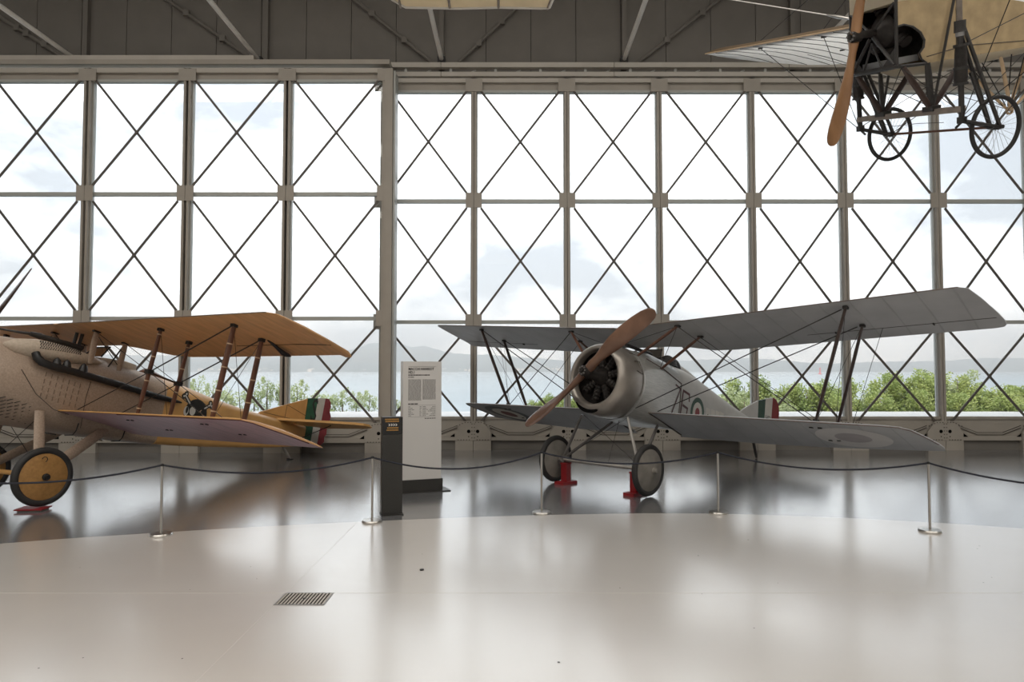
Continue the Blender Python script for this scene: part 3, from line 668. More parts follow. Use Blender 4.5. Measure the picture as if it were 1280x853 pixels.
    for sd in (-1, 1):
        for y, le, te, th in ((.35, -.084, -.86, .075), (.62, -.084, -.93, .08), (.95, -.084, -1.15, .085), (1.25, -.084, -1.19, .085), (2, -.084, -1.19, .085), (3, -.084, -1.19, .085), (4.0, -.084, -1.195, .075), (4.17, -.088, -1.195, .06), (4.24, -.125, -1.195, .045), (4.30, -.40, -1.19, .04), (4.36, -.80, -1.17, .032), (4.385, -1.02, -1.12, .02)):
            st.append((sd * y, le, zu(le, y) + .025, te, zu(te, y) + .01, th))
    st += [(0, -.084, zu(-.084, 0.1) + .025, -.84, zu(-.84, 0.1) + .01, .075)]
    UW = Wing(st); uw = UW.mesh(off).build('upper_wing', [M['silver'], M['silver']], root, 45)
    for sd in (-1, 1):
        B().tube([UW.pt(sd * y, 0, False) + V(.003, 0, .004) for y in (.05, 1, 2, 3, 4.0, 4.17)], .007, 6).build('leading_edge', M['edge_dark'], uw)
        B().tube([UW.low(-.93, sd * y, -.001) for y in (2.35, 2.8, 3.3, 3.8, 4.33)], .004, 5).build('aileron_gap', M['seam'], uw)
        for y in (2.7, 3.75): B().box(UW.low(-.93, sd * y, -.01), (.05, .012, .02)).build('aileron_hinge', M['wire'], uw, 0)
    zl = lambda x, y: .784 + .118 * (x + .45)
    lows = {}
    for sd in (-1, 1):
        zte = lambda y: .55 + .012 * max(0, y - 1.6) + .038 * max(0, y - 2.2)
        st = [(sd * y, le, zl(le, y), te, zte(y) if te < -1.3 else zl(te, y), th) for y, le, te, th in ((.40, -.43, -1.40, .06), (.75, -.435, -1.45, .075), (1.6, -.45, -1.47, .08), (2.6, -.465, -1.48, .08), (3.40, -.48, -1.485, .07), (3.55, -.50, -1.485, .06), (3.64, -.62, -1.485, .05), (3.70, -.90, -1.48, .04), (3.75, -1.25, -1.47, .03), (3.765, -1.40, -1.455, .015))]
        LW = Wing(st, .002); lw = LW.mesh(off).build('lower_wing', [M['silver'], M['silver']], root, 45); lows[sd] = LW
        B().tube([LW.pt(sd * y, 0, False) + V(.002, 0, -.003) for y in (.42, 1.5, 2.6, 3.40, 3.55, 3.64, 3.70, 3.75)], .007, 6).build('leading_edge', M['edge_dark'], lw)
        fn = lambda x, y: LW.low(x, y, -.004)
        f2 = lambda x, y: LW.low(x, y, -.006)
        if sd < 0:
            for nm, r0, r1, m_ in (('roundel_green', .33, .47, 'round_green'), ('roundel_white', .165, .335, 'white'), ('roundel_red', 0, .17, 'round_red')):
                B().disc(fn, r0, r1, -1.0, sd * 2.92, .93, 1.0, 36, 4).build(nm, M[m_], lw, 0, False)
        else:
            for nm, r0, r1, m_ in (('roundel_pale', .20, .42, 'round_pale'), ('roundel_mauve', 0, .205, 'round_mauve')):
                B().disc(fn, r0, r1, -1.02, sd * 2.92, .93, 1.0, 36, 4).build(nm, M[m_], lw, 0, False)
        for x, y in ((-.66, 2.62), (-1.16, 2.66)):
            for dy in (-.05, .05): B().box(LW.low(x, sd * y + dy, -.006), (.035, .04, .012)).build('strut_bolt', M['leather'], lw, 0)
        # dark wing root rib
        B().tube([LW.low(x, sd * .43, -.004) for x in (-.45, -.9, -1.30)], .012, 6).build('root_seam', M['seam'], lw)
    # struts
    for sd in (-1, 1):
        for p0, p1 in (((-.206, 3.062, 2.056), (-.665, 2.619, .825)), ((-.767, 3.055, 1.975), (-1.199, 2.657, .775))):
            a, d = V(p0[0], sd * p0[1], p0[2]), V(p1[0], sd * p1[1], p1[2])
            s_ = B().strut(a, d, .075, .034).build('interplane_strut', M['wood_dark'], root)
            B().box(a, (.06, .05, .03)).build('strut_fitting', M['wire'], s_, 0); B().box(d, (.06, .05, .03)).build('strut_fitting', M['wire'], s_, 0)
        for p0, p1 in (((-.171, .936, 1.932), (0.0, .46, 1.505)), ((-.549, 1.064, 1.865), (-.612, .439, 1.43))):
            a, d = V(p0[0], sd * p0[1], p0[2]), V(p1[0], sd * p1[1], p1[2])
            s_ = B().strut(a, d, .06, .034).build('cabane_strut', M['wood_mid'], root)
            B().box(a, (.05, .07, .025)).build('strut_fitting', M['wire'], s_, 0)
        ws_ = ((V(-.1, .44, .80), V(-.206, 3.02, 2.04), .007), (V(-.62, .43, .82), V(-.767, 3.0, 1.965), .007), (V(-.171, .95, 1.92), V(-.66, 2.6, .80), .006), (V(-.549, 1.06, 1.86), V(-1.19, 2.62, .76), .004), (V(-.206, 3.06, 2.05), V(-1.19, 2.65, .76), .003), (V(-.767, 3.05, 1.97), V(-.665, 2.62, .8), .003), (V(-.171, .93, 1.93), V(-.6, .42, 1.40), .004), (V(-.85, 3.25, 1.96), V(-1.0, 2.9, .78), .003))
        for a, d, r_ in ws_: wire(off, V(a.x, sd * a.y, a.z), V(d.x, sd * d.y, d.z), r_).build('bracing_wire', M['wire'], root)
    wire(off, V(.0, .46, 1.505), V(-.171, -.936, 1.932), .004).build('bracing_wire', M['wire'], root); wire(off, V(0, -.46, 1.505), V(-.171, .936, 1.932), .004).build('bracing_wire', M['wire'], root)
    # undercarriage
    for sd in (-1, 1):
        wheel(off, root, (0, sd * .80, 0), .335, .038, M['disc_grey'], M['tyre'], M['disc_grey'], .055)
        B().strut(V(0, sd * .40, .66), V(.0, sd * .655, .02), .055, .032).build('gear_strut', M['tube_light'] if sd > 0 else M['grey_tube'], root)
        B().strut(V(-.72, sd * .40, .64), V(-.03, sd * .655, .03), .055, .034).build('gear_strut', M['grey_tube'], root)
        B().tube([V(-.05, sd * .66, .05), V(.05, sd * .66, -.05)], .05, 8).build('axle_fork', M['grey_tube'], root)
    B().strut(V(0, -.64, .0), V(0, .64, .0), .12, .055).build('axle_fairing', M['tube_light'], root)
    B().tube([V(0, -.80, 0), V(0, .80, 0)], .018, 8).build('axle', M['grey_tube'], root)
    for a, d in ((V(-.02, -.62, .05), V(-.02, .38, .66)), (V(-.02, .62, .05), V(-.02, -.38, .66)), (V(-.35, 0, .64), V(0, .15, .03))): wire(off, a, d, .003).build('bracing_wire', M['wire'], root)
    # tail
    def flat(poly, t, fn): return B().prism(poly, lambda a, c_: fn(a, c_, t / 2), lambda a, c_: fn(a, c_, -t / 2))
    vz = lambda a, c_, h: V(a, h, c_)
    flat([(-3.82, 1.19), (-3.86, 1.245), (-3.95, 1.30), (-4.50, 1.532), (-4.53, 1.07)], .03, vz).build('fin', M['silver_side'], root, 0)
    arc = [(-5.12, 1.672), (-5.22, 1.655), (-5.31, 1.59), (-5.365, 1.50), (-5.385, 1.38), (-5.36, 1.16), (-5.28, 1.03)]
    rd = flat([(-4.53, 1.05), (-4.51, 1.536), (-4.78, 1.60), (-4.78, 1.0)], .034, vz).build('rudder', M['green'], root, 0)
    flat([(-4.78, 1.0), (-4.78, 1.60), (-5.07, 1.668), (-5.06, 1.0)], .036, vz).build('rudder_white', M['white'], rd, 0)
    flat([(-5.06, 1.0), (-5.07, 1.668)] + arc, .034, vz).build('rudder_red', M['redp'], rd, 0)
    text_obj('rudder_lettering', 'HD', .15, M['ink'], rd, off + V(-4.81, .0195, 1.20), Matrix(((-1, 0, 0), (0, 0, 1), (0, 1, 0))), .0005)
    for sd in (-1, 1):
        flat([(-3.9, .16 * sd), (-4.35, 1.15 * sd), (-4.75, 1.25 * sd), (-5.0, 1.1 * sd), (-4.95, .08 * sd)], .03, lambda a, c_, h: V(a, c_, 1.03 + h)).build('tailplane', M['silver'], root, 0)
    B().strut(V(-4.42, 0, .80), V(-4.60, 0, .49), .07, .05).build('tail_skid', M['frame_black'], root)
    B().tube([V(-4.05, -.1, .93), V(-4.30, 0, .80), V(-4.05, .1, .93)], .016, 6).build('skid_brace', M['frame_black'], root)
    # red stands under the axle
    for sd, lab in ((-1, 'left red steel stand under the silver biplane axle, beside its farther wheel'), (1, 'right red steel stand under the silver biplane axle, beside its nearer wheel')):
        p = root.location + R @ (off + V(0, sd * .60, -.035)); s_ = thing('axle_stand', lab, 'stand', (p.x, p.y, 0), Matrix.Rotation(yaw, 3, 'Z'), 'red axle stands')
        MB().box((0, 0, .02), (.30, .17, .04)).build('base_plate', M['red'], s_, 0)
        MB().box((0, 0, .04 + (p.z - .06) / 2), (.10, .10, p.z - .06)).build('post', M['red'], s_, 0)
        MB().box((0, 0, p.z - .015), (.13, .10, .02)).build('saddle', M['red'], s_, 0)
    return root
silver_biplane()

# ================================================================== TAN AND ORANGE BIPLANE
def orange_biplane():
    yaw, pit = math.radians(242.883771), math.radians(12.308222); r = .379
    R = Matrix.Rotation(yaw, 3, 'Z') @ Matrix.Rotation(-pit, 3, 'Y')
    off = R.transposed() @ V(0, 0, r)
    root = thing('biplane', 'tan and orange biplane with a black skull and crossbones on its side', 'airplane', (-6.12395, 8.39165, 0), R)
    B = lambda: MB(off)
    # nose, fuselage
    nose = [(.80, .30, .78, 1.1, 1.40, .2, 1), (.78, .40, .66, 1.1, 1.52, .2, 1), (.68, .455, .585, 1.1, 1.575, .2, 1), (.45, .475, .555, 1.12, 1.60, .2, 1), (.1, .475, .545, 1.16, 1.615, .2, .85), (-.3, .465, .535, 1.20, 1.605, .2, .55), (-.7, .455, .53, 1.25, 1.595, .16, .3), (-1.1, .44, .53, 1.27, 1.56, .13, .12), (-1.55, .415, .545, 1.26, 1.525, .11, .0)]
    fn_ = B().loft([section(x, w_, zb_, zs_, zt_, 16, rb, fu) for x, w_, zb_, zs_, zt_, rb, fu in nose]).build('fuselage_nose', M['tan'], root, 50)
    back = [(-1.55, .415, .545, 1.26, 1.525), (-2.05, .375, .575, 1.25, 1.475), (-2.6, .325, .62, 1.235, 1.385), (-3.3, .25, .69, 1.215, 1.315), (-3.9, .18, .755, 1.20, 1.285), (-4.5, .10, .84, 1.19, 1.265), (-4.78, .05, .88, 1.19, 1.25)]
    fb = B().loft([section(x, w_, zb_, zs_, zt_, 16, .09 * w_ / .41, 0) for x, w_, zb_, zs_, zt_ in back]).build('fuselage', M['orange'], root, 50)
    def wid(x):
        for a, d in zip(back, back[1:]):
            if x >= d[0]: t = (x - a[0]) / (d[0] - a[0]); return a[1] + (d[1] - a[1]) * t
        return .05
    # radiator ring and core
    ring = B().lathe([(.70, .46), (.80, .45), (.86, .43), (.88, .395), (.86, .37), (.78, .36)], (0, 0, 1.09), 'X', 44).build('radiator_ring', M['tan_light'], root, 50)
    B().lathe([(.80, .37), (.80, .05), (.80, 0)], (0, 0, 1.09), 'X', 40).build('radiator_core', M['hole'], ring, 0)
    # propeller: only the raised blade reaches the picture
    propeller(off, root, (.93, 0, 1.09), math.radians(44.5), 1.62, M['wood_dark'], .15, .08, .3, -1)
    for sd in (-1, 1):
        # perforated cylinder-bank fairing
        pts = [(.60, .31, 1.47, .02, .02), (.50, .33, 1.47, .08, .09), (.30, .345, 1.48, .115, .125), (.05, .345, 1.49, .12, .12), (-.2, .34, 1.50, .10, .095), (-.42, .33, 1.505, .06, .06), (-.58, .32, 1.505, .015, .015)]
        bl = B().loft([[V(x, sd * (yc + ry * math.cos(a)), zc + rz * math.sin(a)) for a in [2 * PI * k / 18 for k in range(18)]] for x, yc, zc, ry, rz in pts]).build('cylinder_fairing', M['tan_light'], root, 60)
        hb = B()
        for i in range(18):
            for j in range(6):
                x = .27 - .029 * i - .010 * (j % 2); a = math.radians(8 + 10 * j + .8 * i)
                q = [p for p in zip(pts, pts[1:]) if p[0][0] >= x > p[1][0]]
                if not q: continue
                p0, p1 = q[0]; t = (x - p0[0]) / (p1[0] - p0[0]); yc, zc, ry, rz = [p0[k] + (p1[k] - p0[k]) * t for k in (1, 2, 3, 4)]
                if ry < .05: continue
                c_ = V(x, sd * (yc + (ry - .0005) * math.cos(a)), zc + (rz - .0005) * math.sin(a)); hb.box(c_, (.012, .014, .013))
        tag(hb.build('vent_holes', M['seam'], bl, 0), kind='stuff')
        # exhaust
        ep = [V(.315, sd * .47, 1.425), V(.30, sd * .50, 1.37), V(.24, sd * .515, 1.325), V(.12, sd * .52, 1.305), V(-.184, sd * .51, 1.29), V(-.79, sd * .492, 1.25), V(-1.288, sd * .465, 1.205), V(-1.52, sd * .45, 1.195), V(-1.66, sd * .44, 1.19), V(-1.80, sd * .432, 1.185)]
        ex = B().tube(ep, [.045, .048, .048, .046, .045, .044, .042, .040, .030, .012], 12).build('exhaust_pipe', M['black'], root)
        for x in (.06, -.06, -.27): B().lathe([(.0, .055), (.05, .052), (.10, .036), (.13, .0)], (x, sd * .49, 1.30 + .0), 'Z', 12).build('exhaust_stub', M['black'], ex)
        # cooling slots low on the nose
        ls = B()
        for i in range(8):
            for j in range(6):
                x = .60 - .085 * i - .02 * j; z = .86 - .038 * j - .012 * i
                zc = 1.08; h = .53; yy = .475 * math.sqrt(max(.05, 1 - ((z - zc) / h) ** 2)) + .002
                ls.box((x, sd * yy, z), (.06, .016, .008), Matrix.Rotation(.45, 3, 'Y'))
        tag(ls.build('cooling_slots', M['seam'], fn_, 0), kind='stuff')
        lv = B()
        for i in range(7):
            for j in range(4):
                x = .14 - .072 * i; z = 1.20 - .085 * j - .01 * i; lv.box((x, sd * .473, z), (.007, .010, .055))
        tag(lv.build('louvres', M['tan_dark'], fn_, 0), kind='stuff')
        B().tube([V(-.43, sd * .463, .62), V(-.40, sd * .470, 1.0), V(-.42, sd * .460, 1.22)], .004, 5).build('panel_seam', M['seam'], fn_)
        B().tube([V(.42, sd * .474, 1.20), V(.2, sd * .478, .95), V(-.05, sd * .468, .80), V(-.25, sd * .46, .77)], .004, 5).build('panel_seam', M['seam'], fn_)
        for xx in (-.42, -1.05): B().tube([V(xx + .02, sd * .45, .68), V(xx, sd * .40, .585), V(xx - .03, sd * .30, .532), V(xx - .05, sd * .1, .522)], .007, 6).build('belly_strap', M['leather'], fn_)
        # skull and crossbones emblem, flat paint on the side
        P = lambda e_: (lambda x, z: V(x, sd * (wid(x) + e_), z))
        em = B().disc(P(.004), 0, .225, -2.12, 1.065, .95, 1.0, 28, 3).build('skull_emblem', M['leather'], fb, 0, False)
        def ell(cx, cz, rx, rz, m_, e_, nm): B().disc(P(e_), 0, 1, cx, cz, rx, rz, 18, 1).build(nm, M[m_], em, 0, False)
        ell(-2.05, 1.10, .055, .065, 'white', .008, 'eye_socket'); ell(-1.935, 1.085, .045, .07, 'white', .008, 'eye_socket'); ell(-1.945, 1.10, .022, .05, 'leather', .010, 'eye_pupil')
        def bone(a, c_, wd, m_, e_):
            a, c_ = Vector(a), Vector(c_); d = (c_ - a).normalized(); n_ = Vector((-d.y, d.x)) * wd / 2
            B().sheet([tuple(a + n_), tuple(c_ + n_), tuple(c_ - n_), tuple(a - n_)], P(e_)).build('bone', M[m_], em, 0, False)
        for a, c_ in (((-1.98, 1.20), (-1.865, 1.31)), ((-2.26, 1.17), (-2.375, 1.25)), ((-2.30, .93), (-2.40, .86)), ((-1.93, .93), (-1.83, .86))):
            bone(a, c_, .062, 'leather', .005); bone(a, c_, .022, 'white', .008)
            for s2 in (-1, 1):
                d = (Vector(c_) - Vector(a)).normalized(); q = Vector(c_) + Vector((-d.y, d.x)) * .026 * s2; ell(q.x, q.y, .040, .040, 'leather', .006 + .0005 * s2, 'bone_knob'); ell(q.x, q.y, .017, .017, 'white', .009, 'bone_knob')
        bone((-2.19, 1.11), (-2.30, 1.04), .012, 'band', .009); bone((-2.02, 1.17), (-2.08, 1.145), .014, 'band', .009); bone((-2.17, 1.10), (-2.215, 1.14), .014, 'band', .009)
    # gun, cabane, windscreen, headrest
    g = B().tube([V(.13, .10, 1.69), V(-.42, .10, 1.67)], .034, 10).build('machine_gun', M['frame_black'], root)
    B().tube([V(.24, .10, 1.692), V(.12, .10, 1.69)], [.028, .04], 10).build('muzzle_cup', M['frame_black'], g); B().tube([V(.62, .04, 1.665), V(.36, .08, 1.68), V(.24, .10, 1.692)], [.008, .016, .02], 8).build('muzzle', M['frame_black'], g)
    for a, d in ((V(-.33, .04, 1.62), V(-.34, .04, 1.86)), (V(-.40, .04, 1.62), V(-.41, .04, 1.86))): B().tube([a, d], .022, 8).build('coolant_pipe', M['frame_black'], root)
    wsx = B().tube([V(-.62, .22, 1.60), V(-.74, .17, 1.76), V(-.74, -.17, 1.76), V(-.62, -.22, 1.60)], .011, 6).build('windscreen', M['frame_black'], root)
    B().sheet([(0, 0), (1, 0), (1, 1), (0, 1)], lambda a, c_: V(-.62 - .12 * c_, (.22 - .05 * c_) * (1 - 2 * a), 1.60 + .16 * c_)).build('windscreen_pane', M['glass'], wsx, 0, False)
    B().loft([section(x, w_, zb_, zb_ + .02, zt_, 10, .01) for x, w_, zb_, zt_ in ((-.98, .05, 1.5, 1.60), (-1.02, .10, 1.5, 1.66), (-1.2, .10, 1.48, 1.64))]).build('side_pad', M['tan_light'], root, 50)
    B().loft([section(x, w_, zb_, zb_ + .02, zt_, 12, .01) for x, w_, zb_, zt_ in ((-1.36, .10, 1.45, 1.57), (-1.42, .15, 1.45, 1.615), (-1.55, .14, 1.42, 1.60), (-1.9, .06, 1.40, 1.51))]).build('headrest', M['wood_mid'], root, 50)
    B().loft([[V(-.95 + .30 * math.cos(a) * s_, .24 * math.sin(a) * s_, zz) for a in [2 * PI * k / 20 for k in range(20)]] for s_, zz in ((1.0, 1.52), (1.0, 1.605), (.86, 1.605), (.86, 1.52))], False).build('cockpit_rim', M['tan_light'], root, 40)
    # wings
    zu = lambda x, y: 1.858 + .13 * (x + .341) + .004 * abs(y)
    st = []
    for sd in (-1, 1):
        for y, le, te, th in ((.30, -.076, -.80, .07), (.5, -.076, -.90, .075), (.85, -.076, -1.20, .08), (1.15, -.076, -1.28, .08), (1.7, -.076, -1.295, .08), (2.6, -.076, -1.297, .08), (3.5, -.076, -1.297, .075), (3.74, -.082, -1.297, .06), (3.83, -.12, -1.297, .045), (3.88, -.35, -1.297, .036), (3.91, -.8, -1.297, .028), (3.925, -1.2, -1.29, .014)):
            st.append((sd * y, le, zu(le, y) + .012, te, zu(te, y) - (.03 if y > 3.8 else 0), th))
    UW = Wing(st); uw = UW.mesh(off).build('upper_wing', [M['orange_wing'], M['orange_wing']], root, 45)
    zl = lambda x, y: .79 + .14 * (x + .12)
    for sd in (-1, 1):
        B().tube([UW.pt(sd * y, 0, False) + V(.003, 0, .004) for y in (.05, 1, 2, 3, 3.6, 3.74)], .006, 6).build('leading_edge', M['edge_dark'], uw)
        B().tube([UW.low(-.96, sd * y, -.001) for y in (2.35, 2.8, 3.3, 3.88)], .005, 5).build('aileron_gap', M['seam'], uw)
        B().loft([[V(-.87 + x, sd * 3.02 + h * math.cos(a), UW.low(-.8 + x, sd * 3.02).z - .06 * (t) + v * math.sin(a)) for a in [2 * PI * k / 10 for k in range(10)]] for x, h, v, t in ((.05, .012, .012, .1), (-.10, .022, .02, .6), (-.22, .04, .03, 1.0), (-.30, .035, .025, .9), (-.35, .01, .01, .8))]).build('aileron_lever', M['black'], uw)
        st = [(sd * y, le, zl(le, y), te, zl(te, y), th) for y, le, te, th in ((.44, -.122, -1.16, .05), (.8, -.122, -1.22, .07), (1.6, -.122, -1.226, .075), (2.6, -.121, -1.226, .075), (3.5, -.12, -1.226, .065), (3.62, -.13, -1.226, .055), (3.69, -.22, -1.226, .045), (3.73, -.6, -1.226, .035), (3.755, -1.0, -1.226, .025), (3.765, -1.17, -1.222, .014))]
        LW = Wing(st); lw = LW.mesh(off).build('lower_wing', [M['orange_wing'], M['mauve'] if sd > 0 else M['teal']], root, 45)
        B().tube([LW.pt(sd * y, 0, False) + V(.004, 0, .010) for y in (.46, 1.2, 2, 3, 3.5, 3.62)], .009, 6).build('leading_edge', M['orange'], lw)
        B().tube([LW.pt(sd * y, 0, False) + V(0.0, 0, -.004) for y in (1.6, 2, 3, 3.5, 3.62, 3.69, 3.73, 3.755)], .007, 6).build('edge_tape', M['maroon'], lw)
        for x, y in ((-.40, 1.45), (-.82, 1.62), (-.40, 2.75), (-.82, 2.9)):
            for dy in (-.04, .04): B().box(LW.low(x, sd * y + dy, -.005), (.03, .025, .012)).build('strut_bolt', M['leather'], lw, 0)
        # struts with pale bindings
        F = ((-.341, 2.985, 1.872), (-.377, 2.883, .815)), ((-.769, 2.978, 1.81), (-.811, 2.885, .75)), ((-.363, 1.696, 1.868), (-.391, 1.571, .815)), ((-.782, 1.693, 1.806), (-.815, 1.572, .75))
        for k, (p0, p1) in enumerate(F):
            a, d = V(p0[0], sd * p0[1], p0[2]), V(p1[0], sd * p1[1], p1[2])
            s_ = B().strut(a, d, .078 if k < 2 else .06, .045 if k < 2 else .036).build('interplane_strut', M['wood_mid'], root)
            for t in ((.2, .45, .70, .92) if k < 2 else (.06, .32, .6, .92)):
                c_ = a.lerp(d, t); e_ = (d - a)  .normalized() * .007; B().strut(c_ - e_, c_ + e_, .084 if k < 2 else .066, .052 if k < 2 else .043, taper=1).build('strut_binding', M['band'], s_)
            B().box(a, (.06, .06, .04)).build('strut_fitting', M['wire'], s_, 0)
            if k > 1: B().box(a.lerp(d, .5), (.08, .07, .05)).build('strut_joint', M['leather'], s_, 0)
        mid = [V(-.377, sd * 1.635, 1.34), V(-.80, sd * 1.63, 1.28)]
        B().tube(mid, .013, 6).build('strut_link', M['wood_dark'], root)
        for q0, q1, r_ in ((V(-.339, .46, 1.86), mid[0], .004), (V(-.752, .46, 1.81), mid[1], .004), (mid[0], V(-.341, 2.93, 1.86), .008), (mid[1], V(-.769, 2.93, 1.80), .008), (mid[0], V(-.35, .45, .85), .006), (mid[1], V(-.80, .44, .80), .006), (mid[0], V(-.377, 2.85, .80), .004), (mid[1], V(-.811, 2.85, .74), .004), (V(-.341, 2.98, 1.86), V(-.811, 2.885, .75), .003), (V(-.769, 2.97, 1.80), V(-.377, 2.88, .8), .003), (V(-.363, 1.70, 1.85), V(-.815, 1.58, .75), .003)):
            q0, q1 = [V(q.x, sd * abs(q.y), q.z) for q in (q0, q1)]; wire(off, q0, q1, r_).build('bracing_wire', M['wire'], root)
        for p0, p1, wd in (((-.339, .461, 1.868), (-.375, .424, 1.45), .085), ((-.752, .461, 1.815), (-.781, .405, 1.44), .085)):
            a, d = V(p0[0], sd * p0[1], p0[2]), V(p1[0], sd * p1[1], p1[2]); s_ = B().strut(a, d, wd, .03).build('cabane_strut', M['tan'], root); B().box(a, (.09, .05, .025)).build('strut_fitting', M['wire'], s_, 0)
        B().tube([V(-.752, sd * .45, 1.80), V(-.62, sd * .42, 1.46)], .010, 6).build('cabane_brace', M['wire'], root)
        wire(off, V(-.339, sd * .45, 1.85), V(-.79, sd * .41, 1.47), .005).build('bracing_wire', M['wire'], root)
        # undercarriage
        B().strut(V(.07, sd * .41, .76), V(.02, sd * .62, .03), .13, .05, taper=.9).build('gear_strut', M['tan'], root)
        B().strut(V(-.80, sd * .40, .66), V(-.02, sd * .62, .03), .13, .05, taper=.9).build('gear_strut', M['tan'], root)
        wheel(off, root, (0, sd * .68, 0), .345, .042, M['disc_orange'], M['tyre'], M['black'], .03)
        B().tube([V(.07 + .03 * math.cos(t * .6), sd * .765 - sd * 0, .2 + .03 * math.sin(t * .6)) for t in range(0, 8)], .005, 5).build('valve_hook', M['leather'], root)
    B().tube([V(0, -.62, 0), V(0, .62, 0)], .03, 10).build('axle', M['orange'], root)
    wire(off, V(.05, -.4, .7), V(0, .6, .05), .004).build('bracing_wire', M['wire'], root); wire(off, V(.05, .4, .7), V(0, -.6, .05), .004).build('bracing_wire', M['wire'], root)
    # tail
    vz = lambda a, c_, h: V(a, h, c_)
    def flat(poly, t, fn): return B().prism(poly, lambda a, c_: fn(a, c_, t / 2), lambda a, c_: fn(a, c_, -t / 2))
    fin = flat([(-3.60, 1.27), (-3.682, 1.342), (-4.735, 1.755), (-4.755, .95), (-4.5, .90), (-3.9, 1.2)], .035, vz).build('fin', M['orange'], root, 0)
    for p0, p1 in (((-4.25, 1.56), (-4.24, 1.2)), ((-3.75, 1.34), (-4.74, 1.32)), ((-4.25, 1.56), (-4.74, 1.44))):
        for h in (-.019, .019): B().tube([vz(*p0, h), vz(*p1, h)], .004, 5).build('fin_seam', M['seam'], fin)
    rd = flat([(-4.765, .90), (-4.745, 1.765), (-5.0, 1.81), (-4.985, .91)], .04, vz).build('rudder', M['rudgreen'], root, 0)
    flat([(-4.985, .91), (-5.0, 1.81), (-5.20, 1.845), (-5.165, .915)], .042, vz).build('rudder_white', M['white'], rd, 0)
    flat([(-5.165, .915), (-5.20, 1.845), (-5.30, 1.85), (-5.36, 1.80), (-5.385, 1.70), (-5.365, 1.63), (-5.43, 1.52), (-5.40, 1.42), (-5.42, 1.34), (-5.37, 1.28), (-5.38, 1.16), (-5.33, 1.12), (-5.35, 1.02), (-5.26, .94)], .04, vz).build('rudder_red', M['rudred'], rd, 0)
    text_obj('rudder_lettering', 'S', .62, M['ink'], rd, off + V(-4.86, .0225, 1.36), Matrix(((-1, 0, 0), (0, 0, 1), (0, 1, 0))), .0006, sx=.62)
    text_obj('rudder_lettering', 'n', .13, M['ink'], rd, off + V(-5.09, .0225, 1.33), Matrix(((-1, 0, 0), (0, 0, 1), (0, 1, 0))), .0006)
    for sd in (-1, 1):
        tp = [(-3.973, .10), (-4.50, 1.42), (-4.62, 1.52), (-4.765, 1.537), (-4.80, 1.42)]
        flat([(a, c_ * sd) for a, c_ in tp + [(-4.78, .08)]], .04, lambda a, c_, h: V(a, c_, 1.262 + .045 * abs(c_) / 1.5 + h)).build('tailplane', M['orange'], root, 0)
        flat([(a, c_ * sd) for a, c_ in [(-4.785, .10), (-4.80, 1.50), (-5.02, 1.38), (-5.10, 1.1), (-5.10, .2)]], .03, lambda a, c_, h: V(a, c_, 1.262 + .045 * abs(c_) / 1.5 + h)).build('elevator', M['orange'], root, 0)
        B().tube([V(-4.55, sd * .06, .95), V(-4.60, sd * .8, 1.26)], .008, 6).build('tail_brace', M['wire'], root)
    B().strut(V(-4.30, 0, .84), V(-4.56, 0, .615), .05, .06).build('tail_skid', M['tube_light'], root)
    B().box((-4.58, 0, .612), (.14, .07, .02)).build('skid_shoe', M['leather'], root, 0)
    # low boards beneath the wheels
    for sd, lab in ((1, 'low red-topped board under the orange biplane front wheel'), (-1, 'low red-topped board under the orange biplane hidden far wheel')):
        p = root.location + R @ (off + V(0, sd * .68, 0)); s_ = thing('wheel_board', lab, 'board', (p.x - .06, p.y - .06, 0), Matrix.Rotation(.12, 3, 'Z'))
        MB().box((0, -.0, .0085), (.26, .17, .017)).build('board_base', M['grey_pad'], s_, 0); MB().box((0, 0, .0245), (.30, .22, .015)).build('board_top', M['red'], s_, 0)
    return root
orange_biplane()

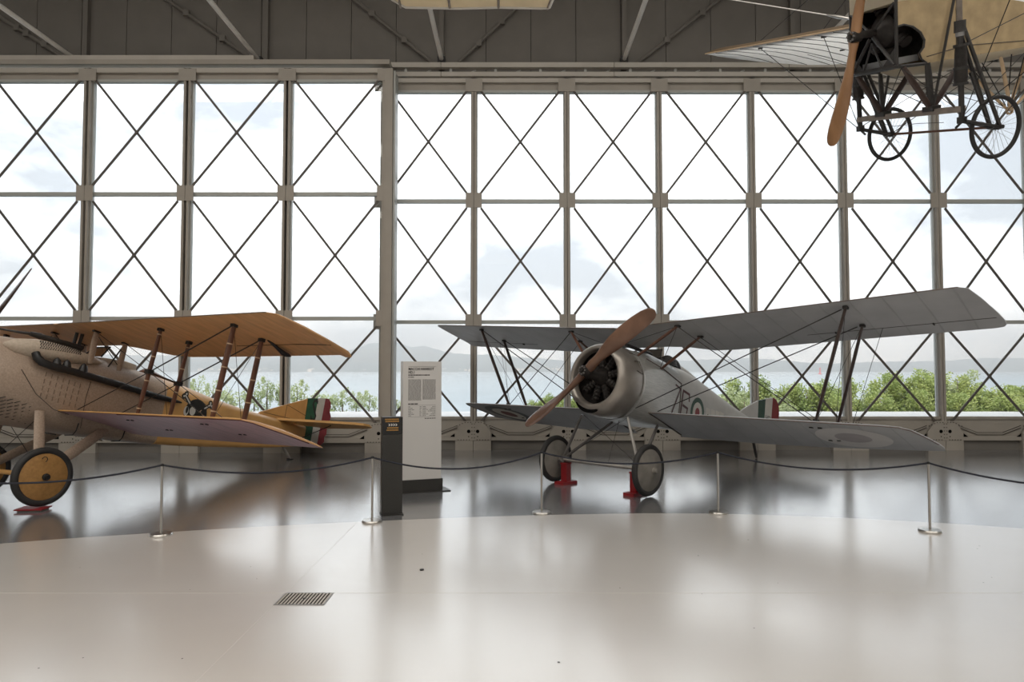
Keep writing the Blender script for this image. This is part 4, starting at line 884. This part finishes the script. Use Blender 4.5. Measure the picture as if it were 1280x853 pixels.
# ================================================================== HANGING MONOPLANE
def monoplane():
    yaw, pit, rol = [math.radians(a) for a in (190.47898868, -13.64694668, -16.13333833)]
    R = Matrix.Rotation(yaw, 3, 'Z') @ Matrix.Rotation(-pit, 3, 'Y') @ Matrix.Rotation(rol, 3, 'X')
    off = V(0, 0, 0)
    root = thing('monoplane', 'hanging cream monoplane with spoked bicycle wheels, high at the upper right', 'airplane', (4.51669, 7.13581, 4.16635), R)
    B = lambda: MB(off)
    # fuselage: fabric sides with an open engine bay
    zt = lambda x: 1.294 + .02 * (x - .78) if x > -1 else 1.26 - .02 * (-1 - x)
    cut = [(.775, 1.075), (.70, 1.085), (.60, 1.055), (.51, .99), (.465, .915), (.475, .85), (.525, .80), (.50, .745), (.44, .70)]
    for sd in (-1, 1):
        poly = [(.775, zt(.775) + .18), (.775, 1.075)] + cut[1:] + [(-.2, .696), (-.8, .68), (-1.6, .70), (-1.6, zt(-1.6) + .16)]
        B().prism(poly, lambda a, c_: V(a, sd * .308, c_), lambda a, c_: V(a, sd * .296, c_)).build('side_fabric', M['cream'], root, 0)
        B().tube([V(a, sd * .311, c_) for a, c_ in cut], .010, 6).build('cutout_edge', M['frame_black'], root)
        B().tube([V(.10, sd * .311, zt(.1) + .1), V(.095, sd * .311, .70)], .004, 5).build('fabric_seam', M['seam'], root)
        B().tube([V(.44, sd * .31, .76), V(.0, sd * .311, .80), V(-.8, sd * .31, .74)], .004, 5).build('fabric_seam', M['seam'], root)
    B().loft([[V(x, y_ * w_, z_) for y_, z_ in ((.31, zs), (.29, zs - d * .55), (.2, zs - d * .85), (.0, zs - d), (-.2, zs - d * .85), (-.29, zs - d * .55), (-.31, zs))] for x, w_, zs, d in ((.44, 1, .70, .03), (.36, 1, .70, .085), (.1, 1, .698, .11), (-.4, 1, .69, .09), (-1.0, .99, .69, .07), (-1.6, .96, .70, .05))]).build('belly_fabric', M['cream_light'], root, 60)
    tail = [(-1.6, .30, .70, 1.42), (-3.0, .23, .80, 1.32), (-4.6, .14, .92, 1.24), (-6.0, .06, 1.02, 1.16)]
    B().loft([[V(x, y_, z_) for y_, z_ in ((w_, a), (w_, c_), (-w_, c_), (-w_, a))] for x, w_, a, c_ in tail]).build('fuselage_tail', M['cream'], root, 20)
    B().span(-1.6, .77, -.296, .296, 1.44, 1.46).build('deck', M['cream'], root, 0)
    b = B(); b.prism([(-.31, 1.295), (.31, 1.295), (.31, 1.43), (.22, 1.52), (-.22, 1.52), (-.31, 1.43)], lambda a, c_: V(.79, a, c_), lambda a, c_: V(.40, a, c_)); b.build('nose_cowl', M['cream_light'], root, 0)
    # engine and its dark bay
    for sd in (-1, 1): B().prism([(.335, .74), (.335, 1.43), (.77, 1.43), (.77, 1.09)] + cut[1:] if sd > 0 else [(.335, .72), (.335, 1.43), (.775, 1.43), (.775, .72)], lambda a, c_: V(a, sd * .294, c_), lambda a, c_: V(a, sd * .285, c_)).build('bay_shade_sheet', M['hole'] if sd < 0 else M['engine'], root, 0)  # dark sheets added to stand in for the shade inside the bay
    B().span(.34, .77, -.28, .28, 1.40, 1.43).build('bay_shade_sheet', M['engine'], root, 0)
    B().span(.30, .335, -.29, .29, .74, 1.44).build('firewall', M['engine'], root, 0)
    e = B().lathe([(.42, .12), (.50, .16), (.66, .16), (.72, .10), (.76, .04), (.96, .035)], (0, 0, 1.077), 'X', 20, True).build('engine', M['engine'], root)
    for k in range(7):
        a = 2 * PI * k / 7 + .3; d = V(0, math.cos(a), math.sin(a)); c0 = V(.58, 0, 1.077)
        B().tube([c0 + d * (.12 + .020 * q) for q in range(8)], [.06 if q % 2 else .045 for q in range(8)], 10).build('cylinder', M['engine'], e, 30)
    B().span(.45, .72, -.22, .22, .74, .80).build('oil_tray', M['tin'], root, 0)
    fbm = lambda a, c_, r_=.014, nm='frame_tube', m_='frame_black', n=8: B().tube([a, c_], r_, n).build(nm, M[m_], root)
    for sd in (-1, 1):
        fbm(V(.777, sd * .304, .71), V(.777, sd * .304, 1.44), .016)
        fbm(V(.79, sd * .02, 1.03), V(.78, sd * .28, .74), .018); fbm(V(.79, sd * .04, 1.10), V(.78, sd * .29, 1.30), .013); fbm(V(.79, 0, .98), V(.785, sd * .12, .73), .010)
        B().sheet([(.29, .73), (.29, .90), (.12, .73)], lambda a, c_: V(.782, sd * a, c_)).build('corner_plate', M['frame_black'], root, 0, False)
        fbm(V(.777, sd * .304, .715), V(.44, sd * .304, .70), .018)
    B().strut(V(.777, -.34, .718), V(.777, .34, .718), .05, .05).build('upper_beam', M['frame_black'], root)
    # lower beam, struts, sprung legs, forks, wheels
    B().box((.394, 0, .232), (.07, 1.36, .055)).build('lower_beam', M['grey_wood'], root, 0)
    for sd in (-1, 1):
        for t_, k in (((.71, .31, .70), .024), ((.43, .31, .70), .024), ((.0, .31, .70), .024)):
            B().strut(V(t_[0], sd * t_[1], t_[2]), V(.395, sd * .32, .25), .07, .036, (0, 0, 1)).build('undercarriage_strut', M['wood_dark'] if t_[0] != .43 else M['frame_black'], root)
        B().box((.395, sd * .32, .265), (.10, .13, .05)).build('strut_socket', M['frame_black'], root, 0)
        fbm(V(.394, sd * .335, .26), V(.115, sd * .345, 1.42), .013, 'stay_rod')
        leg = B().tube([V(.392, sd * .669, .10), V(.41, sd * .668, .6), V(.425, sd * .668, .98)], .026, 10).build('sprung_leg', M['frame_black'], root)
        B().tube([V(.425, sd * .668, .98), V(.45, sd * .668, 1.55)], .026, 10).build('leg_top', M['grey_wood'], leg)
        B().lathe([(.0, .03), (.01, .055), (.05, .058), (.30, .05), (.335, .046), (.34, .03)], (.409, sd * .668, .46), 'Z', 14).build('spring_sleeve', M['engine'], leg)
        for zz in (.46, .60, .80): B().lathe([(-.012, .064), (.012, .064), (.012, .03), (-.012, .03)], (.409, sd * .668, zz), 'Z', 14).build('sleeve_ring', M['frame_black'], leg)
        B().lathe([(-.05, .035), (-.05, .05), (.05, .05), (.05, .035)], (.423, sd * .668, .965), 'Z', 12).build('collar', M['frame_black'], leg)
        B().lathe([(-.02, .034), (-.02, .038), (.02, .038), (.02, .03)], (.421, sd * .668, .90), 'Z', 12).build('collar_band', M['tin'], leg)
        B().box((.392, sd * .67, .13), (.06, .06, .06)).build('leg_foot', M['frame_black'], leg, 0)
        for dy in (-.05, .05):
            fbm(V(.41, sd * .668 + dy * .5, .96), V(.0, sd * .668 + dy, .0), .018, 'wheel_fork')
            fbm(V(.385, sd * .668 + dy * .6, .12), V(.0, sd * .668 + dy, .0), .014, 'wheel_fork')
        fbm(V(.30, sd * .668, .55), V(.08, sd * .668, .05), .018, 'wheel_fork')
        B().tube([V(.0, sd * .59, 0), V(0, sd * .75, 0)], .02, 8).build('axle_stub', M['frame_black'], root)
        # spoked wheel
        tw = .021; Rw = .30; c_ = V(0, sd * .67, 0); rings = []
        for k in range(48):
            q = 2 * PI * k / 48; rings.append([c_ + V((Rw - tw + tw * math.cos(a)) * math.sin(q), tw * math.sin(a), (Rw - tw + tw * math.cos(a)) * math.cos(q)) for a in [2 * PI * j / 10 for j in range(10)]])
        rings.append(rings[0]); wh = B().loft(rings, False).build('spoked_wheel', M['tyre'], root, 60)
        for k in range(28):
            q = 2 * PI * k / 28; q2 = q + (.5 if k % 2 else -.5); s2 = .025 if k % 4 < 2 else -.025
            B().tube([c_ + V(.025 * math.sin(q2), s2, .025 * math.cos(q2)), c_ + V((Rw - .04) * math.sin(q), 0, (Rw - .04) * math.cos(q))], .0016, 4).build('spoke', M['tin'], wh, 0)
        B().lathe([(-.04, .0), (-.04, .028), (.04, .028), (.04, 0)], c_, 'Y', 12).build('hub', M['frame_black'], wh)
        fbm(V(.392, sd * .69, .13), V(.39, sd * .60, .06), .012, 'leg_hook')
    fbm(V(0, -.62, 0), V(0, .62, 0), .013, 'axle_tie', 'wood_mid')
    propeller(off, root, (.982, 0, 1.077), math.radians(68.1), 1.13, M['ash_prop'], .165, .062, -.25, -1, 1, .62)
    # wings: starboard wing in view, port wing above the frame
    for sd in (-1, 1):
        st = []
        for y, ch, k in ((.36 if sd < 0 else .85, 1.50, 1), (1.0, 1.55, 1), (1.8, 1.55, 1), (2.5, 1.52, 1), (2.9, 1.46, 1), (3.2, 1.32, 1), (3.45, 1.08, 1), (3.62, .80, 1), (3.74, .50, 1), (3.80, .2, .6)):
            le = .628 - .05 * (y - .5); z = 1.196 + .068 * (y - .5); st.append((sd * y, le, z, le - ch, z - .29 * ch, .13 * min(1, ch / 1.0) * k))
        WG = Wing(st, .035); wg = WG.mesh(off).build('wing', [M['cream_brown'], M['wing_white']], root, 45)
        B().tube([WG.pt(sd * y, 0, False) + V(.002, 0, .004) for y in (.36 if sd < 0 else .85, 1, 2, 3, 3.45, 3.7, 3.78)], .010, 6).build('leading_edge', M['ash'], wg)
        if sd > 0:
            for x_ in (.45, -.35): B().tube([V(x_, .30, 1.43), V(x_, .90, 1.25 + .27 * (x_ - .6))], .02, 8).build('wing_spar', M['ash'], wg)
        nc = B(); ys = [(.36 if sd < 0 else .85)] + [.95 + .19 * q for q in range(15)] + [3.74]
        nc.loft([[WG.pt(sd * y, u, True) + V(.001, 0, .003) for u in (0, .01, .03, .07, .12)] for y in ys], False, False); nc.build('nose_shade_strip', M['nose_shade'], wg, 40, False)  # brown strip laid on to paint the wing's shaded front band
        for k in range(10):
            y = (.5 if sd < 0 else .95) + .335 * k
            q = WG.at(sd * y); B().tube([WG.low(q[1] + (q[3] - q[1]) * u, sd * y, -.002) for u in (.03, .2, .4, .6, .8, .99)], .0065, 4).build('rib', M['rib'], wg, 0)
        for y, u in ((2.6, .14), (1.2, .12), (1.9, .62)): 
            q = WG.at(sd * y); B().box(WG.low(q[1] + (q[3] - q[1]) * u, sd * y, -.008), (.05, .035, .02)).build('wire_plate', M['leather'], wg, 0)
        for y, u, e_ in ((2.6, .14, V(.40, sd * .69, .13)), (1.2, .12, V(.40, sd * .69, .16))):
            q = WG.at(sd * y); wire(off, WG.low(q[1] + (q[3] - q[1]) * u, sd * y, -.01), e_, .0045).build('bracing_wire', M['wire'], root)
            p = WG.pt(sd * y, u, True); wire(off, p, V(.25, 0, 2.15), .004).build('bracing_wire', M['wire'], root)
            q2 = WG.at(sd * y); wire(off, WG.low(q2[1] + (q2[3] - q2[1]) * .62, sd * y, -.01), V(-.92, 0, .07), .003).build('bracing_wire', M['wire'], root)
    # cabane pyramid on top (above the frame) and the lower warping pylon
    for sd in (-1, 1):
        for x in (.45, .05): fbm(V(x, sd * .29, 1.44), V(.25, sd * .02, 2.16), .016, 'pylon_leg')
        B().strut(V(-.50, sd * .25, .66), V(-.92, sd * .015, .065), .045, .025).build('warping_leg', M['ash'], root)
        B().strut(V(-1.45, sd * .25, .66), V(-.92, sd * .015, .065), .045, .025).build('warping_leg', M['ash'], root)
        fbm(V(-.62, sd * .27, .66), V(-.86, sd * .03, .12), .006, 'warping_cable', 'wire', 6)
        fbm(V(-.80, sd * .27, .66), V(-.90, sd * .03, .12), .006, 'warping_cable', 'wire', 6)
        for a, c_ in ((V(.39, sd * .66, .15), V(-.9, sd * .28, .72)), (V(.39, sd * .66, .90), V(.0, sd * .31, .72)), (V(.39, -sd * .33, .27), V(.71, sd * .30, .72)), (V(.39, sd * .66, .2), V(.75, sd * .30, .72)), (V(.0, sd * .66, .0), V(-1.3, sd * .28, .72)), (V(.40, sd * .66, .8), V(-1.5, sd * .29, 1.2))):
            wire(off, a, c_, .004).build('bracing_wire', M['wire'], root)
    B().lathe([(-.012, .03), (-.012, .045), (.012, .045), (.012, .03)], (-.92, 0, .065), 'Y', 14).build('pulley', M['ash'], root)
    B().tube([V(.40, -.5, .20), V(.36, -.2, .12), (V(.36, .1, .13)), V(.38, .45, .12)], .003, 5).build('lanyard', M['wire'], root)
    # tail surfaces outside the frame
    B().prism([(-4.6, -1.2), (-5.5, -1.3), (-5.5, 1.3), (-4.6, 1.2)], lambda a, c_: V(a, c_, .93), lambda a, c_: V(a, c_, .97)).build('tailplane', M['cream_light'], root, 0)
    B().prism([(-5.9, .8), (-6.6, .8), (-6.7, 1.5), (-5.9, 1.5)], lambda a, c_: V(a, -.02, c_), lambda a, c_: V(a, .02, c_)).build('rudder', M['cream_light'], root, 0)
    # suspension cables up to the roof
    mw = Matrix.Translation(root.location) @ R.to_4x4()
    for loc_, end, lab in ((V(.78, -.305, 1.27), V(-.74, 15.4, 10.9), 'pale steel suspension cable running up left from the monoplane nose'), (V(.0, .0, 1.46), V(4.2, 6.6, 11.0), 'steel suspension cable above the monoplane centre, out of frame'), (V(-4.5, 0, 1.22), V(8.8, 7.9, 11.0), 'steel suspension cable at the monoplane tail, out of frame')):
        a = mw @ loc_; end = V(-.74, 13.9, 10.2) if end.y > 15 else end
        c_ = thing('suspension_cable', lab, 'cable', a, None)
        MB(-a).tube([a, end], .006, 6).build('strand', M['pipe'], c_)
        d = (end - a).normalized(); MB(-a).tube([a + d * .0, a + d * .16, a + d * .3], [.012, .02, .008], 8).build('turnbuckle', M['chrome'], c_)
    return root
M['ash_prop'] = mat('laminated_ash_prop', (0.36, 0.20, 0.10), 0.28, 0, 0.2, 3, stretch=(2, 2, .5), var2=(0.25, 0.125, 0.055))
monoplane()

# a second hanging aircraft: only the cream edge of its wing reaches the frame
def wing_overhead():
    Y = 6.6; p = lambda x, y: px(x, y, Y)
    z = p(590, 9).z; t = thing('hanging_wing', 'cream fabric wing edge with ribs, hanging at the top centre', 'wing', (-.4, Y - .8, z))
    o = V(.4, -Y + .8, -z); B = lambda: MB(o)
    far = [(p(480, -4).x, Y - .45, z + .04), (p(493, 4.7).x, Y - .12, z + .012), (p(507, 7).x, Y, z), (p(575, 8).x, Y + .02, z), (p(624, 10).x, Y, z), (p(676, 14.5).x, Y - .02, z - .02), (p(686.6, 14.8).x, Y - .03, z - .02)]
    near = [(q[0] + (.06 if k > 4 else 0) * 6, Y - 2.4, q[2] + .10) for k, q in enumerate(far)]
    near[-1] = (far[-1][0] + .42, Y - 2.4, z + .08)
    b = B(); lo = [[V(*q) for q in far], [V(*q) for q in near]]; hi = [[V(q[0], q[1], q[2] + .035 + .05 * k) for q in r] for k, r in enumerate((far, near))]
    n = len(far); ids = [[b.vert(q) for q in r] for r in (lo[0], lo[1], hi[1], hi[0])]
    for a, c_ in zip(ids, ids[1:] + ids[:1]):
        for i in range(n - 1): b.face((a[i], a[i + 1], c_[i + 1], c_[i]))
    b.face([r[0] for r in ids]); b.face([r[-1] for r in ids][::-1]); b.build('fabric', M['cream_light'], t, 30)
    B().tube([V(q[0], q[1], q[2]) for q in far] + [V(*near[-1])], .014, 6).build('edge_batten', M['white'], t)
    for q in (501, 562, 623, 684):
        x = p(q, 10).x; B().tube([V(x, Y - .0, z - .004 - (.015 if q > 650 else 0)), V(x + (.05 if q < 680 else .38), Y - 2.38, z + .092)], .013, 6).build('rib', M['grey_wood'], t)
    for x in (-1.0, .1): MB(o).tube([V(x, Y - 1.2, z + .07), V(x, Y - 1.2, 11.0)], .006, 6).build('hanging_cable', M['pipe'], t)
wing_overhead()

# ================================================================== SIGNS AND BARRIER
def info_panel():
    a, c = V(-1.45, 9.10, 0), V(-.958, 9.285, 0); d = (c - a); w_ = d.length; ang = math.atan2(d.y, d.x)
    t = thing('information_panel', 'tall white information panel on a dark plinth, printed with two text columns', 'sign', (a.x, a.y, 0), Matrix.Rotation(ang, 3, 'Z'))
    MB().span(0, w_, 0, .16, .17, 1.745).build('board', M['panel_white'], t, 0)
    MB().span(-.005, w_ + .02, -.015, .19, .012, .17).build('plinth', M['anthracite'], t, 0)
    MB().span(-.02, w_ + .12, -.06, .24, 0, .012).build('floor_plate', M['anthracite'], t, 0)
    RT = Matrix(((1, 0, 0), (0, 0, -1), (0, 1, 0)))
    TX = lambda body, x, z, s_, m_='ink', sx=1, nm='lettering': text_obj(nm, body, s_, M[m_], t, V(x, -.0015, z), RT, .0004, sx=sx, bold=.0013)
    MB().span(.07, .445, -.0015, 0, 1.676, 1.680).build('rule', M['ink_grey'], t, 0)
    TX('MACCHI HANRIOT', .07, 1.628, .050, sx=.82); TX('HD.1', .07, 1.583, .050, sx=.82)
    rnd = random.Random(3)
    def words(x0, x1, z, h, m_, lo=.012, hi=.05, gap=.006):
        b = MB(); x = x0
        while x < x1 - .008:
            q = min(x1, x + rnd.uniform(lo, hi)); b.span(x, q, -.0012, 0, z, z + h); x = q + gap
        return b
    tag(words(.07, .37, 1.556, .014, 'ink').build('subtitle_print', M['ink'], t, 0), kind='stuff')
    tag(words(.07, .16, 1.530, .009, 'ink').build('date_print', M['ink'], t, 0), kind='stuff')
    for x0_, x1_, z1_, z0_ in ((.07, .245, 1.498, 1.215), (.265, .445, 1.498, 1.235)):
        z = z1_; b = MB()
        while z > z0_:
            q = words(x0_, x1_, z, .0058, ''); base = len(b.v); b.v += q.v; b.f += [tuple(i + base for i in f) for f in q.f]; b.m += q.m; z -= .0105
        tag(b.build('body_print', M['ink_grey'], t, 0), kind='stuff')
    tag(words(.07, .20, 1.170, .014, '').build('table_heading', M['ink'], t, 0), kind='stuff')
    for z in (1.158, 1.0): MB().span(.07, .445, -.0012, 0, z, z + .003).build('rule', M['ink_grey'], t, 0)
    MB().span(.262, .264, -.0012, 0, 1.0, 1.158).build('rule', M['ink_grey'], t, 0)
    b = MB()
    for k in range(7):
        z = 1.135 - .02 * k
        for q in (words(.072, .11 + .02 * (k % 3), z, .008, ''), words(.225, .25, z, .008, ''), words(.270, .31 + .015 * (k % 3), z, .008, ''), words(.40 - .02 * (k % 4), .444, z, .008, '')):
            base = len(b.v); b.v += q.v; b.f += [tuple(i + base for i in f) for f in q.f]; b.m += q.m
    tag(b.build('table_print', M['ink_grey'], t, 0), kind='stuff')
    tag(words(.295, .445, .976, .010, '').build('credit_print', M['ink'], t, 0), kind='stuff')
def guide_pillar():
    a, c = V(-1.463, 7.728, 0), V(-1.243, 7.795, 0); d = c - a; w_ = d.length; ang = math.atan2(d.y, d.x)
    t = thing('guide_pillar', 'dark slim route pillar with white arrows, left of the white panel', 'sign', (a.x, a.y, 0), Matrix.Rotation(ang, 3, 'Z'))
    MB().span(0, w_, 0, .14, .01, .905).build('shaft', M['anthracite'], t, 0)
    MB().span(0, w_, -.002, .14, .908, 1.10).build('head', M['black'], t, 0)
    MB().span(-.01, w_ + .01, -.05, .17, 0, .01).build('floor_plate', M['anthracite'], t, 0)
    rnd = random.Random(9)
    for x0_, x1_, z in ((.03, .19, 1.068), (.035, .19, 1.045), (.055, .18, .972), (.048, .18, .947)):
        b = MB(); x = x0_
        while x < x1_ - .006:
            q = min(x1_, x + rnd.uniform(.010, .016)); b.span(x, q, -.0035, -.002, z, z + .014); x = q + .003
        tag(b.build('route_print', M['orange_ink'], t, 0), kind='stuff')
    for k in range(4):
        x = .068 + .026 * k
        MB().prism([(x, 1.000), (x + .010, 1.000), (x + .023, 1.0125), (x + .010, 1.025), (x, 1.025), (x + .012, 1.0125)], lambda q, z: V(q, -.0038, z), lambda q, z: V(q, -.002, z)).build('arrow', M['white_ink'], t, 0)
info_panel(); guide_pillar()
stn = [(-5.42, 6.12), (-3.477, 6.828), (-1.505, 7.409), (.338, 7.855), (2.354, 7.855), (4.230, 6.977), (5.95, 5.85)]
labs = ['steel barrier post beyond the left edge of the view', 'steel barrier post in front of the orange biplane wings, nearest its wheel', 'steel barrier post just left of the dark guide pillar', 'steel barrier post in front of the silver biplane left wheel', 'steel barrier post just right of the silver biplane wheels', 'steel barrier post at the far right before the silver wing tip', 'steel barrier post beyond the right edge of the view']
def post_meshes():
    s0 = thing('barrier_post', labs[0], 'barrier post', (*stn[0], 0), None, 'rope barrier posts')
    MB().lathe([(0, .0), (0, .105), (.012, .108), (.024, .100), (.028, .03), (.028, 0)], (0, 0, 0), 'Z', 32).build('base', M['chrome'], s0, 40)
    MB().lathe([(.028, .0), (.028, .0125), (.685, .0125), (.687, .0)], (0, 0, 0), 'Z', 14).build('pole', M['chrome'], s0, 40)
    MB().lathe([(.680, 0), (.680, .016), (.700, .016), (.706, .010), (.706, 0)], (0, 0, 0), 'Z', 14).build('rope_clip', M['black'], s0, 40)
    return s0
p0 = post_meshes()
for k in range(1, len(stn)):
    q = p0.copy(); COL.objects.link(q); q.location = (*stn[k], 0); q['label'] = labs[k]
    for ch in list(p0.children):
        d = ch.copy(); COL.objects.link(d); d.parent = q
rl = ['dark barrier rope crossing in front of the orange biplane wheel', 'dark barrier rope sagging between the two left posts, under the orange wing', 'dark barrier rope passing in front of the guide pillar and white panel', 'dark barrier rope sagging in front of the silver biplane undercarriage', 'dark barrier rope between the two posts right of the silver biplane wheels', 'dark barrier rope leaving the frame at the right edge']
for k, (a, c) in enumerate(zip(stn, stn[1:])):
    sag = (.115, .12, .155, .13, .125, .14)[k]; n = 22
    pts = [V(a[0] + (c[0] - a[0]) * t, a[1] + (c[1] - a[1]) * t, .692 - sag * 4 * t * (1 - t)) for t in [i / n for i in range(n + 1)]]
    o = pts[0].copy(); r = MB(-o).tube(pts, .0095, 8).build('barrier_rope', M['rope']); r.location = o; tag(r, rl[k], 'rope', 'barrier ropes')
# floor grate
g = thing('floor_grate', 'small ribbed metal drain grate set in the pale floor', 'grate', (-1.665, 4.829, 0))
for nm, a in (('rim', (0, .355, .245, .255)), ('rim', (0, .355, 0, .008)), ('rim', (0, .01, .008, .245)), ('rim', (.345, .355, .008, .245))): MB().span(*a, 0, .005).build(nm, M['tin'], g, 0)
MB().span(.01, .345, .008, .245, 0, .0006).build('well', M['hole'], g, 0)
bar = MB().span(0, .0125, .010, .243, .0012, .005); me = bar.build('bar', M['band_grate'], g, 0); me.location.x = .014
for k in range(1, 14):
    q = me.copy(); COL.objects.link(q); q.location.x = .014 + .0246 * k
MB().lathe([(.0012, .014), (.006, .014), (.006, 0)], (.178, .13, 0), 'Z', 12).build('lock_bolt', M['leather'], g)
fp = px(531, 709, 5.66); pl = MB().lathe([(0, .018), (.008, .018), (.010, .012), (.010, 0)], (0, 0, 0), 'Z', 14).build('floor_plug', M['leather']); c_ = CAM_H / math.tan(math.atan((709 - 461) / 853)); pl.location = ((531 - 640) / 853 * 5.78, 5.66, 0)
tag(pl, 'tiny dark plug in the pale floor below the white panel', 'floor plug')
